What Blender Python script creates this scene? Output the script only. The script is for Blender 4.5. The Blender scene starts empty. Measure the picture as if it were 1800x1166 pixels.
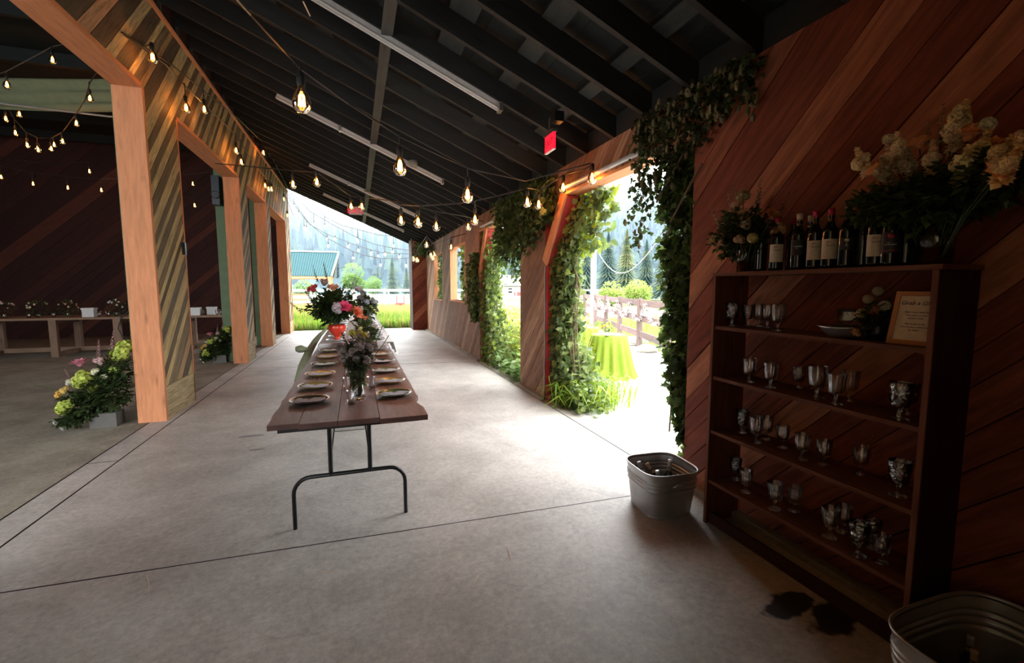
import bpy, math, random
from mathutils import Vector, Matrix, noise
random.seed(7)
R = random.Random(7)
PI = math.pi
COL = bpy.context.scene.collection
V = Vector

# ---------------------------------------------------------------- camera
F, H = 800.0, 1.65
pitch = math.atan(78 / F); yaw = math.atan(274 * math.cos(pitch) / F)
FW = V((math.sin(yaw) * math.cos(pitch), math.cos(yaw) * math.cos(pitch), -math.sin(pitch)))
RT = V((math.cos(yaw), -math.sin(yaw), 0)); UP = RT.cross(FW)
EYE = V((0, 0, H))
cd = bpy.data.cameras.new('camera'); cam = bpy.data.objects.new('camera', cd); COL.objects.link(cam)
cd.sensor_width = 36; cd.lens = 36 * F / 1800; cd.clip_end = 2000; cd.clip_start = .05
cam.matrix_world = Matrix(((RT.x, UP.x, -FW.x, 0), (RT.y, UP.y, -FW.y, 0), (RT.z, UP.z, -FW.z, H), (0, 0, 0, 1)))
bpy.context.scene.camera = cam
def ray(x, y): return FW + RT * ((x - 900) / F) - UP * ((y - 583) / F)
def P(x, y, ax, v):            # point seen at (x, y) on the plane axis = v
    d = ray(x, y); return EYE + d * ((v - EYE[ax]) / d[ax])
def D(x, y, d): return EYE + ray(x, y) * d   # point seen at (x, y) at depth d

# ---------------------------------------------------------------- materials
def node(nt, t, **kw):
    n = nt.nodes.new(t)
    for k, v in kw.items():
        if k.startswith('i_'): n.inputs[k[2:].replace('_', ' ')].default_value = v
        else: setattr(n, k, v)
    return n
def newmat(name):
    m = bpy.data.materials.new(name); m.use_nodes = True; nt = m.node_tree; nt.nodes.clear()
    out = nt.nodes.new('ShaderNodeOutputMaterial'); return m, nt, out
def ramp(nt, stops, interp='LINEAR'):
    r = nt.nodes.new('ShaderNodeValToRGB'); e = r.color_ramp.elements; r.color_ramp.interpolation = interp
    while len(e) > 1: e.remove(e[-1])
    e[0].position = stops[0][0]; e[0].color = (*stops[0][1], 1)
    for p, c in stops[1:]:
        q = e.new(p); q.color = (*c, 1)
    return r
def plain(name, c, rough=.6, metal=0, spec=.5, emit=None, es=0, bump=0, bscale=40):
    m, nt, out = newmat(name)
    b = node(nt, 'ShaderNodeBsdfPrincipled'); b.inputs['Base Color'].default_value = (*c, 1)
    b.inputs['Roughness'].default_value = rough; b.inputs['Metallic'].default_value = metal
    b.inputs['Specular IOR Level'].default_value = spec
    tc = node(nt, 'ShaderNodeTexCoord'); ns = node(nt, 'ShaderNodeTexNoise', i_Scale=bscale, i_Detail=3.0)
    nt.links.new(tc.outputs['Object'], ns.inputs['Vector'])
    mx = node(nt, 'ShaderNodeMix', data_type='RGBA', blend_type='MULTIPLY'); mx.inputs[0].default_value = .35
    mx.inputs[6].default_value = (*c, 1)
    nt.links.new(ns.outputs['Fac'], mx.inputs[7]); nt.links.new(mx.outputs[2], b.inputs['Base Color'])
    if bump:
        bp = node(nt, 'ShaderNodeBump', i_Strength=bump, i_Distance=.01)
        nt.links.new(ns.outputs['Fac'], bp.inputs['Height']); nt.links.new(bp.outputs[0], b.inputs['Normal'])
    if emit:
        b.inputs['Emission Color'].default_value = (*emit, 1); b.inputs['Emission Strength'].default_value = es
    nt.links.new(b.outputs[0], out.inputs[0]); return m
def wood(name, stops, interp='LINEAR', rough=.75, grain=26, contrast=.55, knots=.5, spec=.3):
    m, nt, out = newmat(name); L = nt.links.new
    uv = node(nt, 'ShaderNodeUVMap'); uv.uv_map = 'uv'
    at = node(nt, 'ShaderNodeAttribute', attribute_name='col')
    r = ramp(nt, stops, interp); L(at.outputs['Fac'], r.inputs[0])
    mp = node(nt, 'ShaderNodeMapping'); mp.inputs['Scale'].default_value = (1.3, grain, 1)
    L(uv.outputs[0], mp.inputs[0])
    n1 = node(nt, 'ShaderNodeTexNoise', i_Scale=2.0, i_Detail=8.0, i_Roughness=.65, i_Distortion=.6)
    L(mp.outputs[0], n1.inputs['Vector'])
    mr = node(nt, 'ShaderNodeMapRange'); mr.inputs['From Min'].default_value = .3; mr.inputs['From Max'].default_value = .7
    mr.inputs['To Min'].default_value = 1 - contrast; mr.inputs['To Max'].default_value = 1.1
    L(n1.outputs['Fac'], mr.inputs['Value'])
    mp2 = node(nt, 'ShaderNodeMapping'); mp2.inputs['Scale'].default_value = (1.6, 7, 1); L(uv.outputs[0], mp2.inputs[0])
    vo = node(nt, 'ShaderNodeTexVoronoi', i_Scale=1.0); L(mp2.outputs[0], vo.inputs['Vector'])
    k = node(nt, 'ShaderNodeMapRange'); k.inputs['From Min'].default_value = .03; k.inputs['From Max'].default_value = .16
    k.inputs['To Min'].default_value = 1 - knots; k.inputs['To Max'].default_value = 1; L(vo.outputs['Distance'], k.inputs['Value'])
    mu = node(nt, 'ShaderNodeMath', operation='MULTIPLY'); L(mr.outputs[0], mu.inputs[0]); L(k.outputs[0], mu.inputs[1])
    mx = node(nt, 'ShaderNodeMix', data_type='RGBA', blend_type='MULTIPLY'); mx.inputs[0].default_value = 1
    L(r.outputs[0], mx.inputs[6]); L(mu.outputs[0], mx.inputs[7])
    b = node(nt, 'ShaderNodeBsdfPrincipled', i_Roughness=rough); b.inputs['Specular IOR Level'].default_value = spec
    L(mx.outputs[2], b.inputs['Base Color'])
    bp = node(nt, 'ShaderNodeBump', i_Strength=.35, i_Distance=.004); L(mu.outputs[0], bp.inputs['Height']); L(bp.outputs[0], b.inputs['Normal'])
    L(b.outputs[0], out.inputs[0]); return m
def attr_mat(name, rough=.6, transl=0.0, spec=.3):
    m, nt, out = newmat(name); L = nt.links.new
    at = node(nt, 'ShaderNodeAttribute', attribute_name='col')
    b = node(nt, 'ShaderNodeBsdfPrincipled', i_Roughness=rough); b.inputs['Specular IOR Level'].default_value = spec
    L(at.outputs['Color'], b.inputs['Base Color'])
    if transl:
        t = node(nt, 'ShaderNodeBsdfTranslucent')
        hs = node(nt, 'ShaderNodeHueSaturation', i_Saturation=1.15, i_Value=1.5); L(at.outputs['Color'], hs.inputs['Color']); L(hs.outputs[0], t.inputs[0])
        ms = node(nt, 'ShaderNodeMixShader'); ms.inputs[0].default_value = transl
        L(b.outputs[0], ms.inputs[1]); L(t.outputs[0], ms.inputs[2]); L(ms.outputs[0], out.inputs[0])
    else: L(b.outputs[0], out.inputs[0])
    return m
def thin_glass(name, tint=(1, 1, 1), refl=.9, bump=0, bscale=60, base=.06):
    m, nt, out = newmat(name); L = nt.links.new
    tr = node(nt, 'ShaderNodeBsdfTransparent'); tr.inputs[0].default_value = (*tint, 1)
    gl = node(nt, 'ShaderNodeBsdfGlossy', i_Roughness=.06); gl.inputs[0].default_value = (1, 1, 1, 1)
    fr = node(nt, 'ShaderNodeFresnel', i_IOR=1.5)
    ma = node(nt, 'ShaderNodeMath', operation='MULTIPLY_ADD'); ma.inputs[1].default_value = refl; ma.inputs[2].default_value = base
    ms = node(nt, 'ShaderNodeMixShader'); L(fr.outputs[0], ma.inputs[0]); L(ma.outputs[0], ms.inputs[0])
    if bump:
        tc = node(nt, 'ShaderNodeTexCoord'); vo = node(nt, 'ShaderNodeTexVoronoi', i_Scale=bscale); L(tc.outputs['Object'], vo.inputs['Vector'])
        bp = node(nt, 'ShaderNodeBump', i_Strength=bump, i_Distance=.004); L(vo.outputs['Distance'], bp.inputs['Height'])
        L(bp.outputs[0], gl.inputs['Normal']); L(bp.outputs[0], fr.inputs['Normal'])
    L(tr.outputs[0], ms.inputs[1]); L(gl.outputs[0], ms.inputs[2]); L(ms.outputs[0], out.inputs[0]); return m
def emis(name, c, s):
    m, nt, out = newmat(name); e = node(nt, 'ShaderNodeEmission'); e.inputs[0].default_value = (*c, 1); e.inputs[1].default_value = s
    nt.links.new(e.outputs[0], out.inputs[0]); return m
def concrete(name, c1, c2, rough=.75, stains=(), scale=1.0, spec=.4):
    m, nt, out = newmat(name); L = nt.links.new
    tc = node(nt, 'ShaderNodeTexCoord')
    n1 = node(nt, 'ShaderNodeTexNoise', i_Scale=.9 * scale, i_Detail=9.0, i_Roughness=.75, i_Distortion=.25); L(tc.outputs['Object'], n1.inputs['Vector'])
    n2 = node(nt, 'ShaderNodeTexNoise', i_Scale=26.0, i_Detail=8.0, i_Roughness=.8); L(tc.outputs['Object'], n2.inputs['Vector'])
    rp = ramp(nt, [(.33, c2), (.48, tuple((a + b) / 2 for a, b in zip(c1, c2))), (.60, c1)]); L(n1.outputs['Fac'], rp.inputs[0])
    mr = node(nt, 'ShaderNodeMapRange'); mr.inputs['From Min'].default_value = .3; mr.inputs['From Max'].default_value = .7
    mr.inputs['To Min'].default_value = .66; mr.inputs['To Max'].default_value = 1.16; L(n2.outputs['Fac'], mr.inputs['Value'])
    mx = node(nt, 'ShaderNodeMix', data_type='RGBA', blend_type='MULTIPLY'); mx.inputs[0].default_value = 1
    L(rp.outputs[0], mx.inputs[6]); L(mr.outputs[0], mx.inputs[7]); cur = mx.outputs[2]
    # hairline cracks
    mpp = node(nt, 'ShaderNodeMapping'); mpp.inputs['Scale'].default_value = (.55, .9, 1); L(tc.outputs['Object'], mpp.inputs[0])
    nd = node(nt, 'ShaderNodeTexNoise', i_Scale=2.5, i_Detail=4.0); L(tc.outputs['Object'], nd.inputs['Vector'])
    ad = node(nt, 'ShaderNodeMix', data_type='RGBA', blend_type='ADD'); ad.inputs[0].default_value = .45; L(mpp.outputs[0], ad.inputs[6]); L(nd.outputs['Color'], ad.inputs[7])
    vo = node(nt, 'ShaderNodeTexVoronoi', feature='DISTANCE_TO_EDGE', i_Scale=.8); L(ad.outputs[2], vo.inputs['Vector'])
    ck = node(nt, 'ShaderNodeMapRange'); ck.inputs['From Max'].default_value = .006; ck.inputs['To Min'].default_value = .86; ck.inputs['To Max'].default_value = 1; L(vo.outputs['Distance'], ck.inputs['Value'])
    m2 = node(nt, 'ShaderNodeMix', data_type='RGBA', blend_type='MULTIPLY'); m2.inputs[0].default_value = 1; L(cur, m2.inputs[6]); L(ck.outputs[0], m2.inputs[7]); cur = m2.outputs[2]
    b = node(nt, 'ShaderNodeBsdfPrincipled', i_Roughness=rough); b.inputs['Specular IOR Level'].default_value = spec
    for (sx, sy, rx, ry, dark) in stains:
        mp = node(nt, 'ShaderNodeMapping'); mp.vector_type = 'TEXTURE'; mp.inputs['Location'].default_value = (sx, sy, 0); mp.inputs['Scale'].default_value = (rx, ry, 1); L(tc.outputs['Object'], mp.inputs[0])
        nn = node(nt, 'ShaderNodeTexNoise', i_Scale=4.5, i_Detail=3.0); L(tc.outputs['Object'], nn.inputs['Vector'])
        a2 = node(nt, 'ShaderNodeVectorMath', operation='LENGTH'); L(mp.outputs[0], a2.inputs[0])
        s2 = node(nt, 'ShaderNodeMath', operation='MULTIPLY_ADD'); s2.inputs[1].default_value = 1.6; L(nn.outputs['Fac'], s2.inputs[0]); L(a2.outputs['Value'], s2.inputs[2])
        s3 = node(nt, 'ShaderNodeMapRange'); s3.inputs['From Min'].default_value = 1.5; s3.inputs['From Max'].default_value = 1.62; s3.inputs['To Min'].default_value = dark; s3.inputs['To Max'].default_value = 1; L(s2.outputs[0], s3.inputs['Value'])
        m3 = node(nt, 'ShaderNodeMix', data_type='RGBA', blend_type='MULTIPLY'); m3.inputs[0].default_value = 1; L(cur, m3.inputs[6]); L(s3.outputs[0], m3.inputs[7]); cur = m3.outputs[2]
    L(cur, b.inputs['Base Color'])
    bp = node(nt, 'ShaderNodeBump', i_Strength=.25, i_Distance=.01); L(n1.outputs['Fac'], bp.inputs['Height']); L(bp.outputs[0], b.inputs['Normal'])
    L(b.outputs[0], out.inputs[0]); return m

M = {}
M['facade'] = wood('reclaimed planks', [(0, (.50, .36, .16)), (.15, (.095, .068, .042)), (.29, (.48, .27, .15)), (.42, (.20, .14, .075)), (.55, (.56, .43, .21)), (.70, (.13, .095, .055)), (.82, (.40, .25, .12)), (.93, (.44, .34, .18))], 'CONSTANT', contrast=.65, grain=14)
M['cedar'] = wood('cedar timber', [(0, (.50, .185, .08)), (1, (.62, .27, .13))], contrast=.3, grain=12, knots=.35)
M['redwood'] = wood('red stained planks', [(0, (.20, .042, .022)), (.3, (.26, .060, .032)), (.55, (.32, .086, .046)), (.8, (.22, .050, .026)), (.92, (.46, .16, .08))], contrast=.6, grain=12, knots=.45)
M['weathered'] = wood('weathered brown planks', [(0, (.24, .115, .066)), (.3, (.32, .165, .092)), (.55, (.20, .10, .06)), (.75, (.36, .19, .11)), (.92, (.46, .27, .16))], contrast=.65, grain=12, knots=.5)
M['fencewood'] = wood('grey rail', [(0, (.10, .075, .07)), (1, (.17, .12, .11))], contrast=.4, rough=.9, spec=.1)
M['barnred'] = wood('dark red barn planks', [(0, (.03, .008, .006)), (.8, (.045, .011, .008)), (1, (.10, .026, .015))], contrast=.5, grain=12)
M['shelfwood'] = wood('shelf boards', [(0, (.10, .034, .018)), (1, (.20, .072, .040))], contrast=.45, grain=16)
M['shelfshade'] = wood('shaded shelf boards', [(0, (.03, .008, .005)), (1, (.04, .011, .007))], contrast=.45, grain=16)  # darker copy of the shelf boards, shade put into the colour
M['tabletop'] = wood('table planks', [(0, (.15, .06, .044)), (.4, (.20, .092, .068)), (.7, (.13, .088, .076)), (1, (.17, .088, .066))], contrast=.6, grain=9, rough=.5, spec=.5)
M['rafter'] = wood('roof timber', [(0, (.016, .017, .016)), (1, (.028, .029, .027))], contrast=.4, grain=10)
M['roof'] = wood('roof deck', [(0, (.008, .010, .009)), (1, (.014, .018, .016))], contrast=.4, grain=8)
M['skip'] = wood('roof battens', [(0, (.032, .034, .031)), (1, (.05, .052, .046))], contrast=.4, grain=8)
M['redpaint'] = plain('red paint', (.50, .035, .03), .5, bscale=12)
M['whitewood'] = plain('weathered white rail', (.30, .29, .27), .7, bscale=9)
M['concrete'] = concrete('floor concrete', (.48, .445, .41), (.29, .265, .24), .55, stains=((2.08, 1.64, .20, .12, .04), (2.22, 1.50, .22, .13, .04), (-1.15, 5.6, .16, .05, .5), (-1.0, 5.1, .10, .03, .45)))
M['dirt'] = concrete('barn floor', (.33, .29, .23), (.19, .165, .13), .9, scale=1.6, spec=.2)
M['patio'] = concrete('patio concrete', (.62, .60, .57), (.5, .48, .45), .8)
M['black'] = plain('black metal', (.012, .012, .014), .35, .3)
M['cord'] = plain('black rubber', (.01, .01, .01), .5)
M['whitecord'] = plain('pale cable', (.35, .34, .32), .5)
M['galv'] = plain('galvanised steel', (.52, .53, .54), .38, .65, bump=.15, bscale=14)
M['silver'] = plain('silver metal', (.55, .55, .55), .3, .9)
M['whitemetal'] = plain('white enamel', (.62, .60, .57), .4)
M['glass'] = thin_glass('clear glass', (.985, .985, .985), .75)
M['cutglass'] = thin_glass('pressed glass', (.93, .93, .93), 1.0, .9, 70, .08)
M['amber'] = thin_glass('bulb glass', (.95, .62, .28), .9, base=.05)
M['filament'] = emis('glowing filament', (1, .46, .12), 5)
M['coldfil'] = plain('cold filament', (.5, .45, .4), .4, .5)
M['bottle'] = plain('dark bottle glass', (.006, .009, .007), .06, 0, .8)
M['label'] = plain('cream paper', (.72, .60, .45), .8, bscale=60)
M['darklabel'] = plain('black paper', (.015, .014, .016), .6)
M['ink'] = plain('black ink', (.03, .02, .02), .7)
M['redink'] = plain('red ink', (.35, .02, .03), .6)
M['whiteink'] = plain('white ink', (.75, .72, .68), .6)
M['redcap'] = plain('red foil', (.45, .015, .05), .3, .4)
M['creamcap'] = plain('cream foil', (.75, .55, .38), .4)
M['leaf'] = attr_mat('leaves', .5, .45)
M['petal'] = attr_mat('petals', .65, .25)
M['solid'] = attr_mat('painted colour', .7)
M['lime'] = plain('lime cloth', (.13, .22, .003), .8, bscale=20)
M['linen'] = plain('white linen', (.66, .62, .60), .9, bump=.2, bscale=30)
M['napkin'] = plain('grey napkin', (.50, .49, .54), .9, bump=.3, bscale=50)
M['sage'] = plain('sage cloth', (.24, .27, .17), .9, bscale=10)
M['greenpaint'] = plain('green painted timber', (.10, .155, .06), .6, bscale=6)
M['swag'] = plain('olive drape', (.22, .24, .13), .9, bscale=8)
M['orangepot'] = plain('orange red glaze', (.75, .05, .02), .2, spec=.7)
M['teal'] = plain('teal metal roofing', (.028, .062, .068), .9, spec=.1)
M['exitred'] = plain('exit sign red', (.75, .01, .03), .5, emit=(1, .01, .04), es=.14)
M['hay'] = plain('orange painted steel', (.45, .14, .06), .6)
M['stone'] = plain('pale stone', (.26, .25, .22), .8)
M['planter'] = plain('grey planter', (.12, .11, .10), .8)
M['darktimber'] = wood('old table timber', [(0, (.20, .12, .08)), (1, (.28, .17, .11))], contrast=.4)
M['ice'] = thin_glass('ice', (.9, .95, 1), .9, .8, 30, .15)
M['frame'] = wood('picture frame wood', [(0, (.50, .22, .09)), (1, (.58, .27, .11))], contrast=.3)
M['paper'] = plain('printed card', (.80, .63, .44), .8)
M['field'] = concrete('meadow ground', (.12, .14, .05), (.08, .11, .04), .9, scale=.4, spec=.1)
M['hill'] = concrete('hillside', (.05, .10, .13), (.03, .07, .10), .95, scale=.05, spec=.05)  # blue of the distance haze mixed into the ground colour

# ---------------------------------------------------------------- mesh builder
class MB:
    def __init__(s): s.v = []; s.f = []; s.uv = []; s.c = []; s.mi = []
    def poly(s, pts, uv=None, c=(.5, .5, .5), mi=0):
        b = len(s.v); n = len(pts); s.v.extend([tuple(p) for p in pts]); s.f.append(tuple(range(b, b + n)))
        s.uv.extend(uv if uv else [(0, 0)] * n); s.c.extend([c] * n); s.mi.append(mi)
    def box(s, lo, hi, c=None, mi=0, M4=None, sh=0):
        if c is None: t = R.random(); c = (t, t, t)
        x0, y0, z0 = lo; x1, y1, z1 = hi
        p = [V((x, y, z)) for z in (z0, z1) for y in (y0, y1) for x in (x0, x1)]
        dims = (x1 - x0, y1 - y0, z1 - z0); ax = dims.index(max(dims)); o = R.random() * 50
        q = p if M4 is None else [M4 @ a for a in p]
        for f in ((0, 2, 3, 1), (4, 5, 7, 6), (0, 1, 5, 4), (2, 6, 7, 3), (0, 4, 6, 2), (1, 3, 7, 5)):
            a = [p[i] for i in f]; oth = [k for k in range(3) if k != ax and max(w[k] for w in a) - min(w[k] for w in a) > 1e-6]
            t = oth[0] if oth else (ax + 1) % 3
            s.poly([q[i] for i in f], [(w[ax] + o, w[t] + o) for w in a], c, mi)
    def beam(s, a, b, w, h, c=None, mi=0, up=V((0, 0, 1))):
        a = V(a); b = V(b); d = b - a; L = d.length; z = d.normalized(); x = up.cross(z)
        if x.length < 1e-3: x = V((1, 0, 0)).cross(z)
        x.normalize(); y = z.cross(x)
        m = Matrix(((z.x, x.x, y.x, a.x), (z.y, x.y, y.y, a.y), (z.z, x.z, y.z, a.z), (0, 0, 0, 1)))
        s.box((0, -w / 2, -h / 2), (L, w / 2, h / 2), c, mi, m)
    def tube(s, pts, r, n=6, c=(.5, .5, .5), mi=0, cap=True):
        pts = [V(p) for p in pts]; rs = r if isinstance(r, (list, tuple)) else [r] * len(pts)
        b = len(s.v); prev = None
        for i, p in enumerate(pts):
            d = (pts[min(i + 1, len(pts) - 1)] - pts[max(i - 1, 0)]).normalized()
            x = V((0, 0, 1)).cross(d) if prev is None else prev - d * prev.dot(d)
            if x.length < 1e-3: x = V((1, 0, 0)).cross(d)
            x.normalize(); prev = x; y = d.cross(x)
            for k in range(n):
                a = 2 * PI * k / n; s.v.append(tuple(p + (x * math.cos(a) + y * math.sin(a)) * rs[i]))
        for i in range(len(pts) - 1):
            for k in range(n):
                k2 = (k + 1) % n; s.f.append((b + i * n + k, b + i * n + k2, b + (i + 1) * n + k2, b + (i + 1) * n + k))
                s.uv.extend([(i * .1, k * .02)] * 4); s.c.extend([c] * 4); s.mi.append(mi)
        if cap:
            for f in (tuple(range(b + n - 1, b - 1, -1)), tuple(range(b + (len(pts) - 1) * n, b + len(pts) * n))):
                s.f.append(f); s.uv.extend([(0, 0)] * n); s.c.extend([c] * n); s.mi.append(mi)
    def lathe(s, prof, n=24, c=(.5, .5, .5), mi=0, o=(0, 0, 0), fn=None, a0=0, a1=2 * PI):
        full = abs(a1 - a0 - 2 * PI) < 1e-6; m = n if full else n + 1; b = len(s.v)
        for (r, z) in prof:
            for k in range(m):
                a = a0 + (a1 - a0) * k / n; rr = r * (fn(a, z) if fn else 1)
                s.v.append((o[0] + rr * math.cos(a), o[1] + rr * math.sin(a), o[2] + z))
        for i in range(len(prof) - 1):
            for k in range(n):
                k2 = (k + 1) % m; s.f.append((b + i * m + k, b + i * m + k2, b + (i + 1) * m + k2, b + (i + 1) * m + k))
                s.uv.extend([(k / n, i * .1), ((k + 1) / n, i * .1), ((k + 1) / n, (i + 1) * .1), (k / n, (i + 1) * .1)]); s.c.extend([c] * 4); s.mi.append(mi)
    def blob(s, c0, r, c=(.5, .5, .5), seg=8, rings=5, jit=.15, sz=1.0, mi=0):
        b = len(s.v); c0 = V(c0)
        for i in range(rings + 1):
            th = PI * i / rings
            for k in range(seg):
                a = 2 * PI * k / seg; q = r * (1 + R.uniform(-jit, jit))
                s.v.append(tuple(c0 + V((q * math.sin(th) * math.cos(a), q * math.sin(th) * math.sin(a), q * sz * math.cos(th)))))
        for i in range(rings):
            for k in range(seg):
                k2 = (k + 1) % seg; s.f.append((b + i * seg + k, b + (i + 1) * seg + k, b + (i + 1) * seg + k2, b + i * seg + k2))
                s.uv.extend([(0, 0)] * 4); s.c.extend([c] * 4); s.mi.append(mi)
    def leaf(s, p, d, nrm, L, W, c, kind='oval', mi=0):
        d = d.normalized(); x = d.cross(nrm)
        if x.length < 1e-4: x = d.orthogonal()
        x.normalize(); n = x.cross(d); b = len(s.v)
        if kind == 'oval':
            pts = [p, p + d * L * .45 + x * W * .5 + n * W * .12, p + d * L - n * L * .08, p + d * L * .45 - x * W * .5 + n * W * .12]
            s.v.extend([tuple(q) for q in pts]); s.f.append((b, b + 1, b + 2)); s.f.append((b, b + 2, b + 3)); k = 6
            s.mi.extend([mi] * 2)
        elif kind == 'blade':
            pts = [p - x * W * .5, p + x * W * .5, p + d * L]
            s.v.extend([tuple(q) for q in pts]); s.f.append((b, b + 1, b + 2)); k = 3; s.mi.append(mi)
        else:   # lobed leaf, folded along its midrib
            o = [(0, .0), (.32, -.10), (.52, .18), (.30, .42), (.40, .66), (.16, .70), (0, 1.05)]
            R_ = [p + d * L * q[1] + x * W * q[0] + n * W * .22 * q[0] for q in o]; L_ = [p + d * L * q[1] - x * W * q[0] + n * W * .22 * q[0] for q in o[1:-1]]
            s.v.extend([tuple(q) for q in R_ + L_]); s.f.append(tuple(range(b, b + 7))); s.f.append((b, b + 6, b + 11, b + 10, b + 9, b + 8, b + 7)); k = 14
            s.mi.extend([mi] * 2)
        s.uv.extend([(0, 0)] * k); s.c.extend([c] * k)
    def build(s, name, mats, parent=None, smooth=False, loc=None):
        me = bpy.data.meshes.new(name); me.from_pydata(s.v, [], s.f)
        for m in (mats if isinstance(mats, (list, tuple)) else [mats]): me.materials.append(M[m] if isinstance(m, str) else m)
        ul = me.uv_layers.new(name='uv'); ul.data.foreach_set('uv', [q for t in s.uv for q in t])
        ca = me.color_attributes.new('col', 'FLOAT_COLOR', 'CORNER'); ca.data.foreach_set('color', [q for t in s.c for q in (t[0], t[1], t[2], 1.0)])
        if any(s.mi): me.polygons.foreach_set('material_index', s.mi)
        if smooth: me.polygons.foreach_set('use_smooth', [True] * len(s.f))
        me.update(); o = bpy.data.objects.new(name, me); COL.objects.link(o)
        if parent is not None: o.parent = parent
        if loc is not None: o.location = loc
        return o
def tag(o, label=None, cat=None, group=None, kind=None):
    if label: o['label'] = label
    if cat: o['category'] = cat
    if group: o['group'] = group
    if kind: o['kind'] = kind
    return o
def thing(name, label, cat, loc=(0, 0, 0), rz=0, group=None, kind=None):
    o = bpy.data.objects.new(name, None); COL.objects.link(o); o.empty_display_size = .1
    o.location = loc; o.rotation_euler = (0, 0, rz); return tag(o, label, cat, group, kind)
def struct(mb, name, mats, smooth=False): return tag(mb.build(name, mats, None, smooth), kind='structure')
def copy_tree(o, parent=None):
    c = o.copy(); COL.objects.link(c); c.parent = parent
    for ch in list(o.children): copy_tree(ch, c)
    return c
def dup(o, label, loc, rz=0, group=None, sc=None):
    c = copy_tree(o); c.location = loc; c.rotation_euler = (0, 0, rz); c['label'] = label
    if group: c['group'] = group
    if sc: c.scale = (sc, sc, sc)
    return c
def text(body, size, mat, parent, loc, rot, name='lettering', extrude=.0004, align='CENTER', shear=0):
    cu = bpy.data.curves.new(name, 'FONT'); cu.body = body; cu.size = size; cu.align_x = align; cu.align_y = 'CENTER'; cu.extrude = extrude; cu.shear = shear
    cu.materials.append(M[mat]); tmp = bpy.data.objects.new(name, cu); COL.objects.link(tmp); me = bpy.data.meshes.new_from_object(tmp.evaluated_get(bpy.context.evaluated_depsgraph_get())); bpy.data.objects.remove(tmp); o = bpy.data.objects.new(name, me); COL.objects.link(o); o.parent = parent; o.location = loc; o.rotation_euler = rot; return o

# diagonal boards clipped to rectangles of a wall plane
def clip(poly, p, off, keep):   # keep points with dot(p) >= off (keep=1) or <= off (keep=-1)
    out = []
    for i in range(len(poly)):
        a, b = poly[i], poly[(i + 1) % len(poly)]
        da = keep * (a[0] * p[0] + a[1] * p[1] - off); db = keep * (b[0] * p[0] + b[1] * p[1] - off)
        if da >= 0: out.append(a)
        if (da > 0 and db < 0) or (da < 0 and db > 0):
            t = da / (da - db); out.append((a[0] + (b[0] - a[0]) * t, a[1] + (b[1] - a[1]) * t))
    return out
def diag(mb, fn, regions, ang, w, th, seed, gap=.006, wj=.35, bias=None):
    rr = random.Random(seed); d = (math.cos(ang), math.sin(ang)); p = (-d[1], d[0])
    al = [a[0] * p[0] + a[1] * p[1] for r in regions for a in r]; q = min(al) - .5; k = 0
    while q < max(al):
        ww = w * (1 + rr.uniform(-wj, wj)); t = bias(rr) if bias else rr.random(); o = rr.random() * 40; dh = rr.uniform(-.003, .003)
        for r in regions:
            g = clip(clip(list(r), p, q, 1), p, q + ww - gap, -1)
            if len(g) < 3: continue
            uv = [(a[0] * d[0] + a[1] * d[1] + o, a[0] * p[0] + a[1] * p[1] + o) for a in g]
            mb.poly([fn(a[0], a[1], th + dh) for a in g], uv, (t, t, t))
            n = len(g)
            for i in range(n):
                a, b = g[i], g[(i + 1) % n]
                mb.poly([fn(a[0], a[1], 0), fn(b[0], b[1], 0), fn(b[0], b[1], th + dh), fn(a[0], a[1], th + dh)], [uv[i], uv[(i + 1) % n], uv[(i + 1) % n], uv[i]], (t, t, t))
        q += ww
def rect(a0, b0, a1, b1): return [(a0, b0), (a1, b0), (a1, b1), (a0, b1)]
# ================================================================ THE SETTING
XL, XR, TH = -2.28, 2.575, .28
YN, YF = -2.0, 18.8
def zr(x): return 3.20 + .43 * (2.575 - x)      # underside of rafters
# ---- floor slabs
b = MB(); g = .012
ys = [(-4.0, -4.0), (3.09, 2.96), (10.42, 9.72), (18.85, 18.85)]
for i in range(3):
    (a0, a1), (b0, b1) = ys[i], ys[i + 1]
    x0, x1 = -2.19, 2.62 if i != 1 else 2.50
    b.poly([(x0, a0 + g, 0), (x1, a1 + g, 0), (x1, b1, 0), (x0, b0, 0)])
b.poly([(2.515, 2.98, 0), (2.80, 2.98, 0), (2.80, 9.7, 0), (2.515, 9.7, 0)])
yy = -4.0
for L in (3.1, 2.8, 3.3, 3.0, 2.9, 3.2, 2.6, 3.0):
    b.poly([(-2.44, yy, 0), (-2.205, yy, 0), (-2.205, min(yy + L - g, 18.85), 0), (-2.44, min(yy + L - g, 18.85), 0)]); yy += L
struct(b, 'floor', 'concrete')
b = MB(); b.poly([(-14, -4, 0.0), (-2.455, -4, 0.0), (-2.455, 18.8, 0), (-14, 18.8, 0)]); struct(b, 'floor_barn', 'dirt')
b = MB(); b.box((-14, -4.2, -.16), (2.85, 18.85, -.015), (.2,) * 3); struct(b, 'floor_base', 'rafter')

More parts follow.
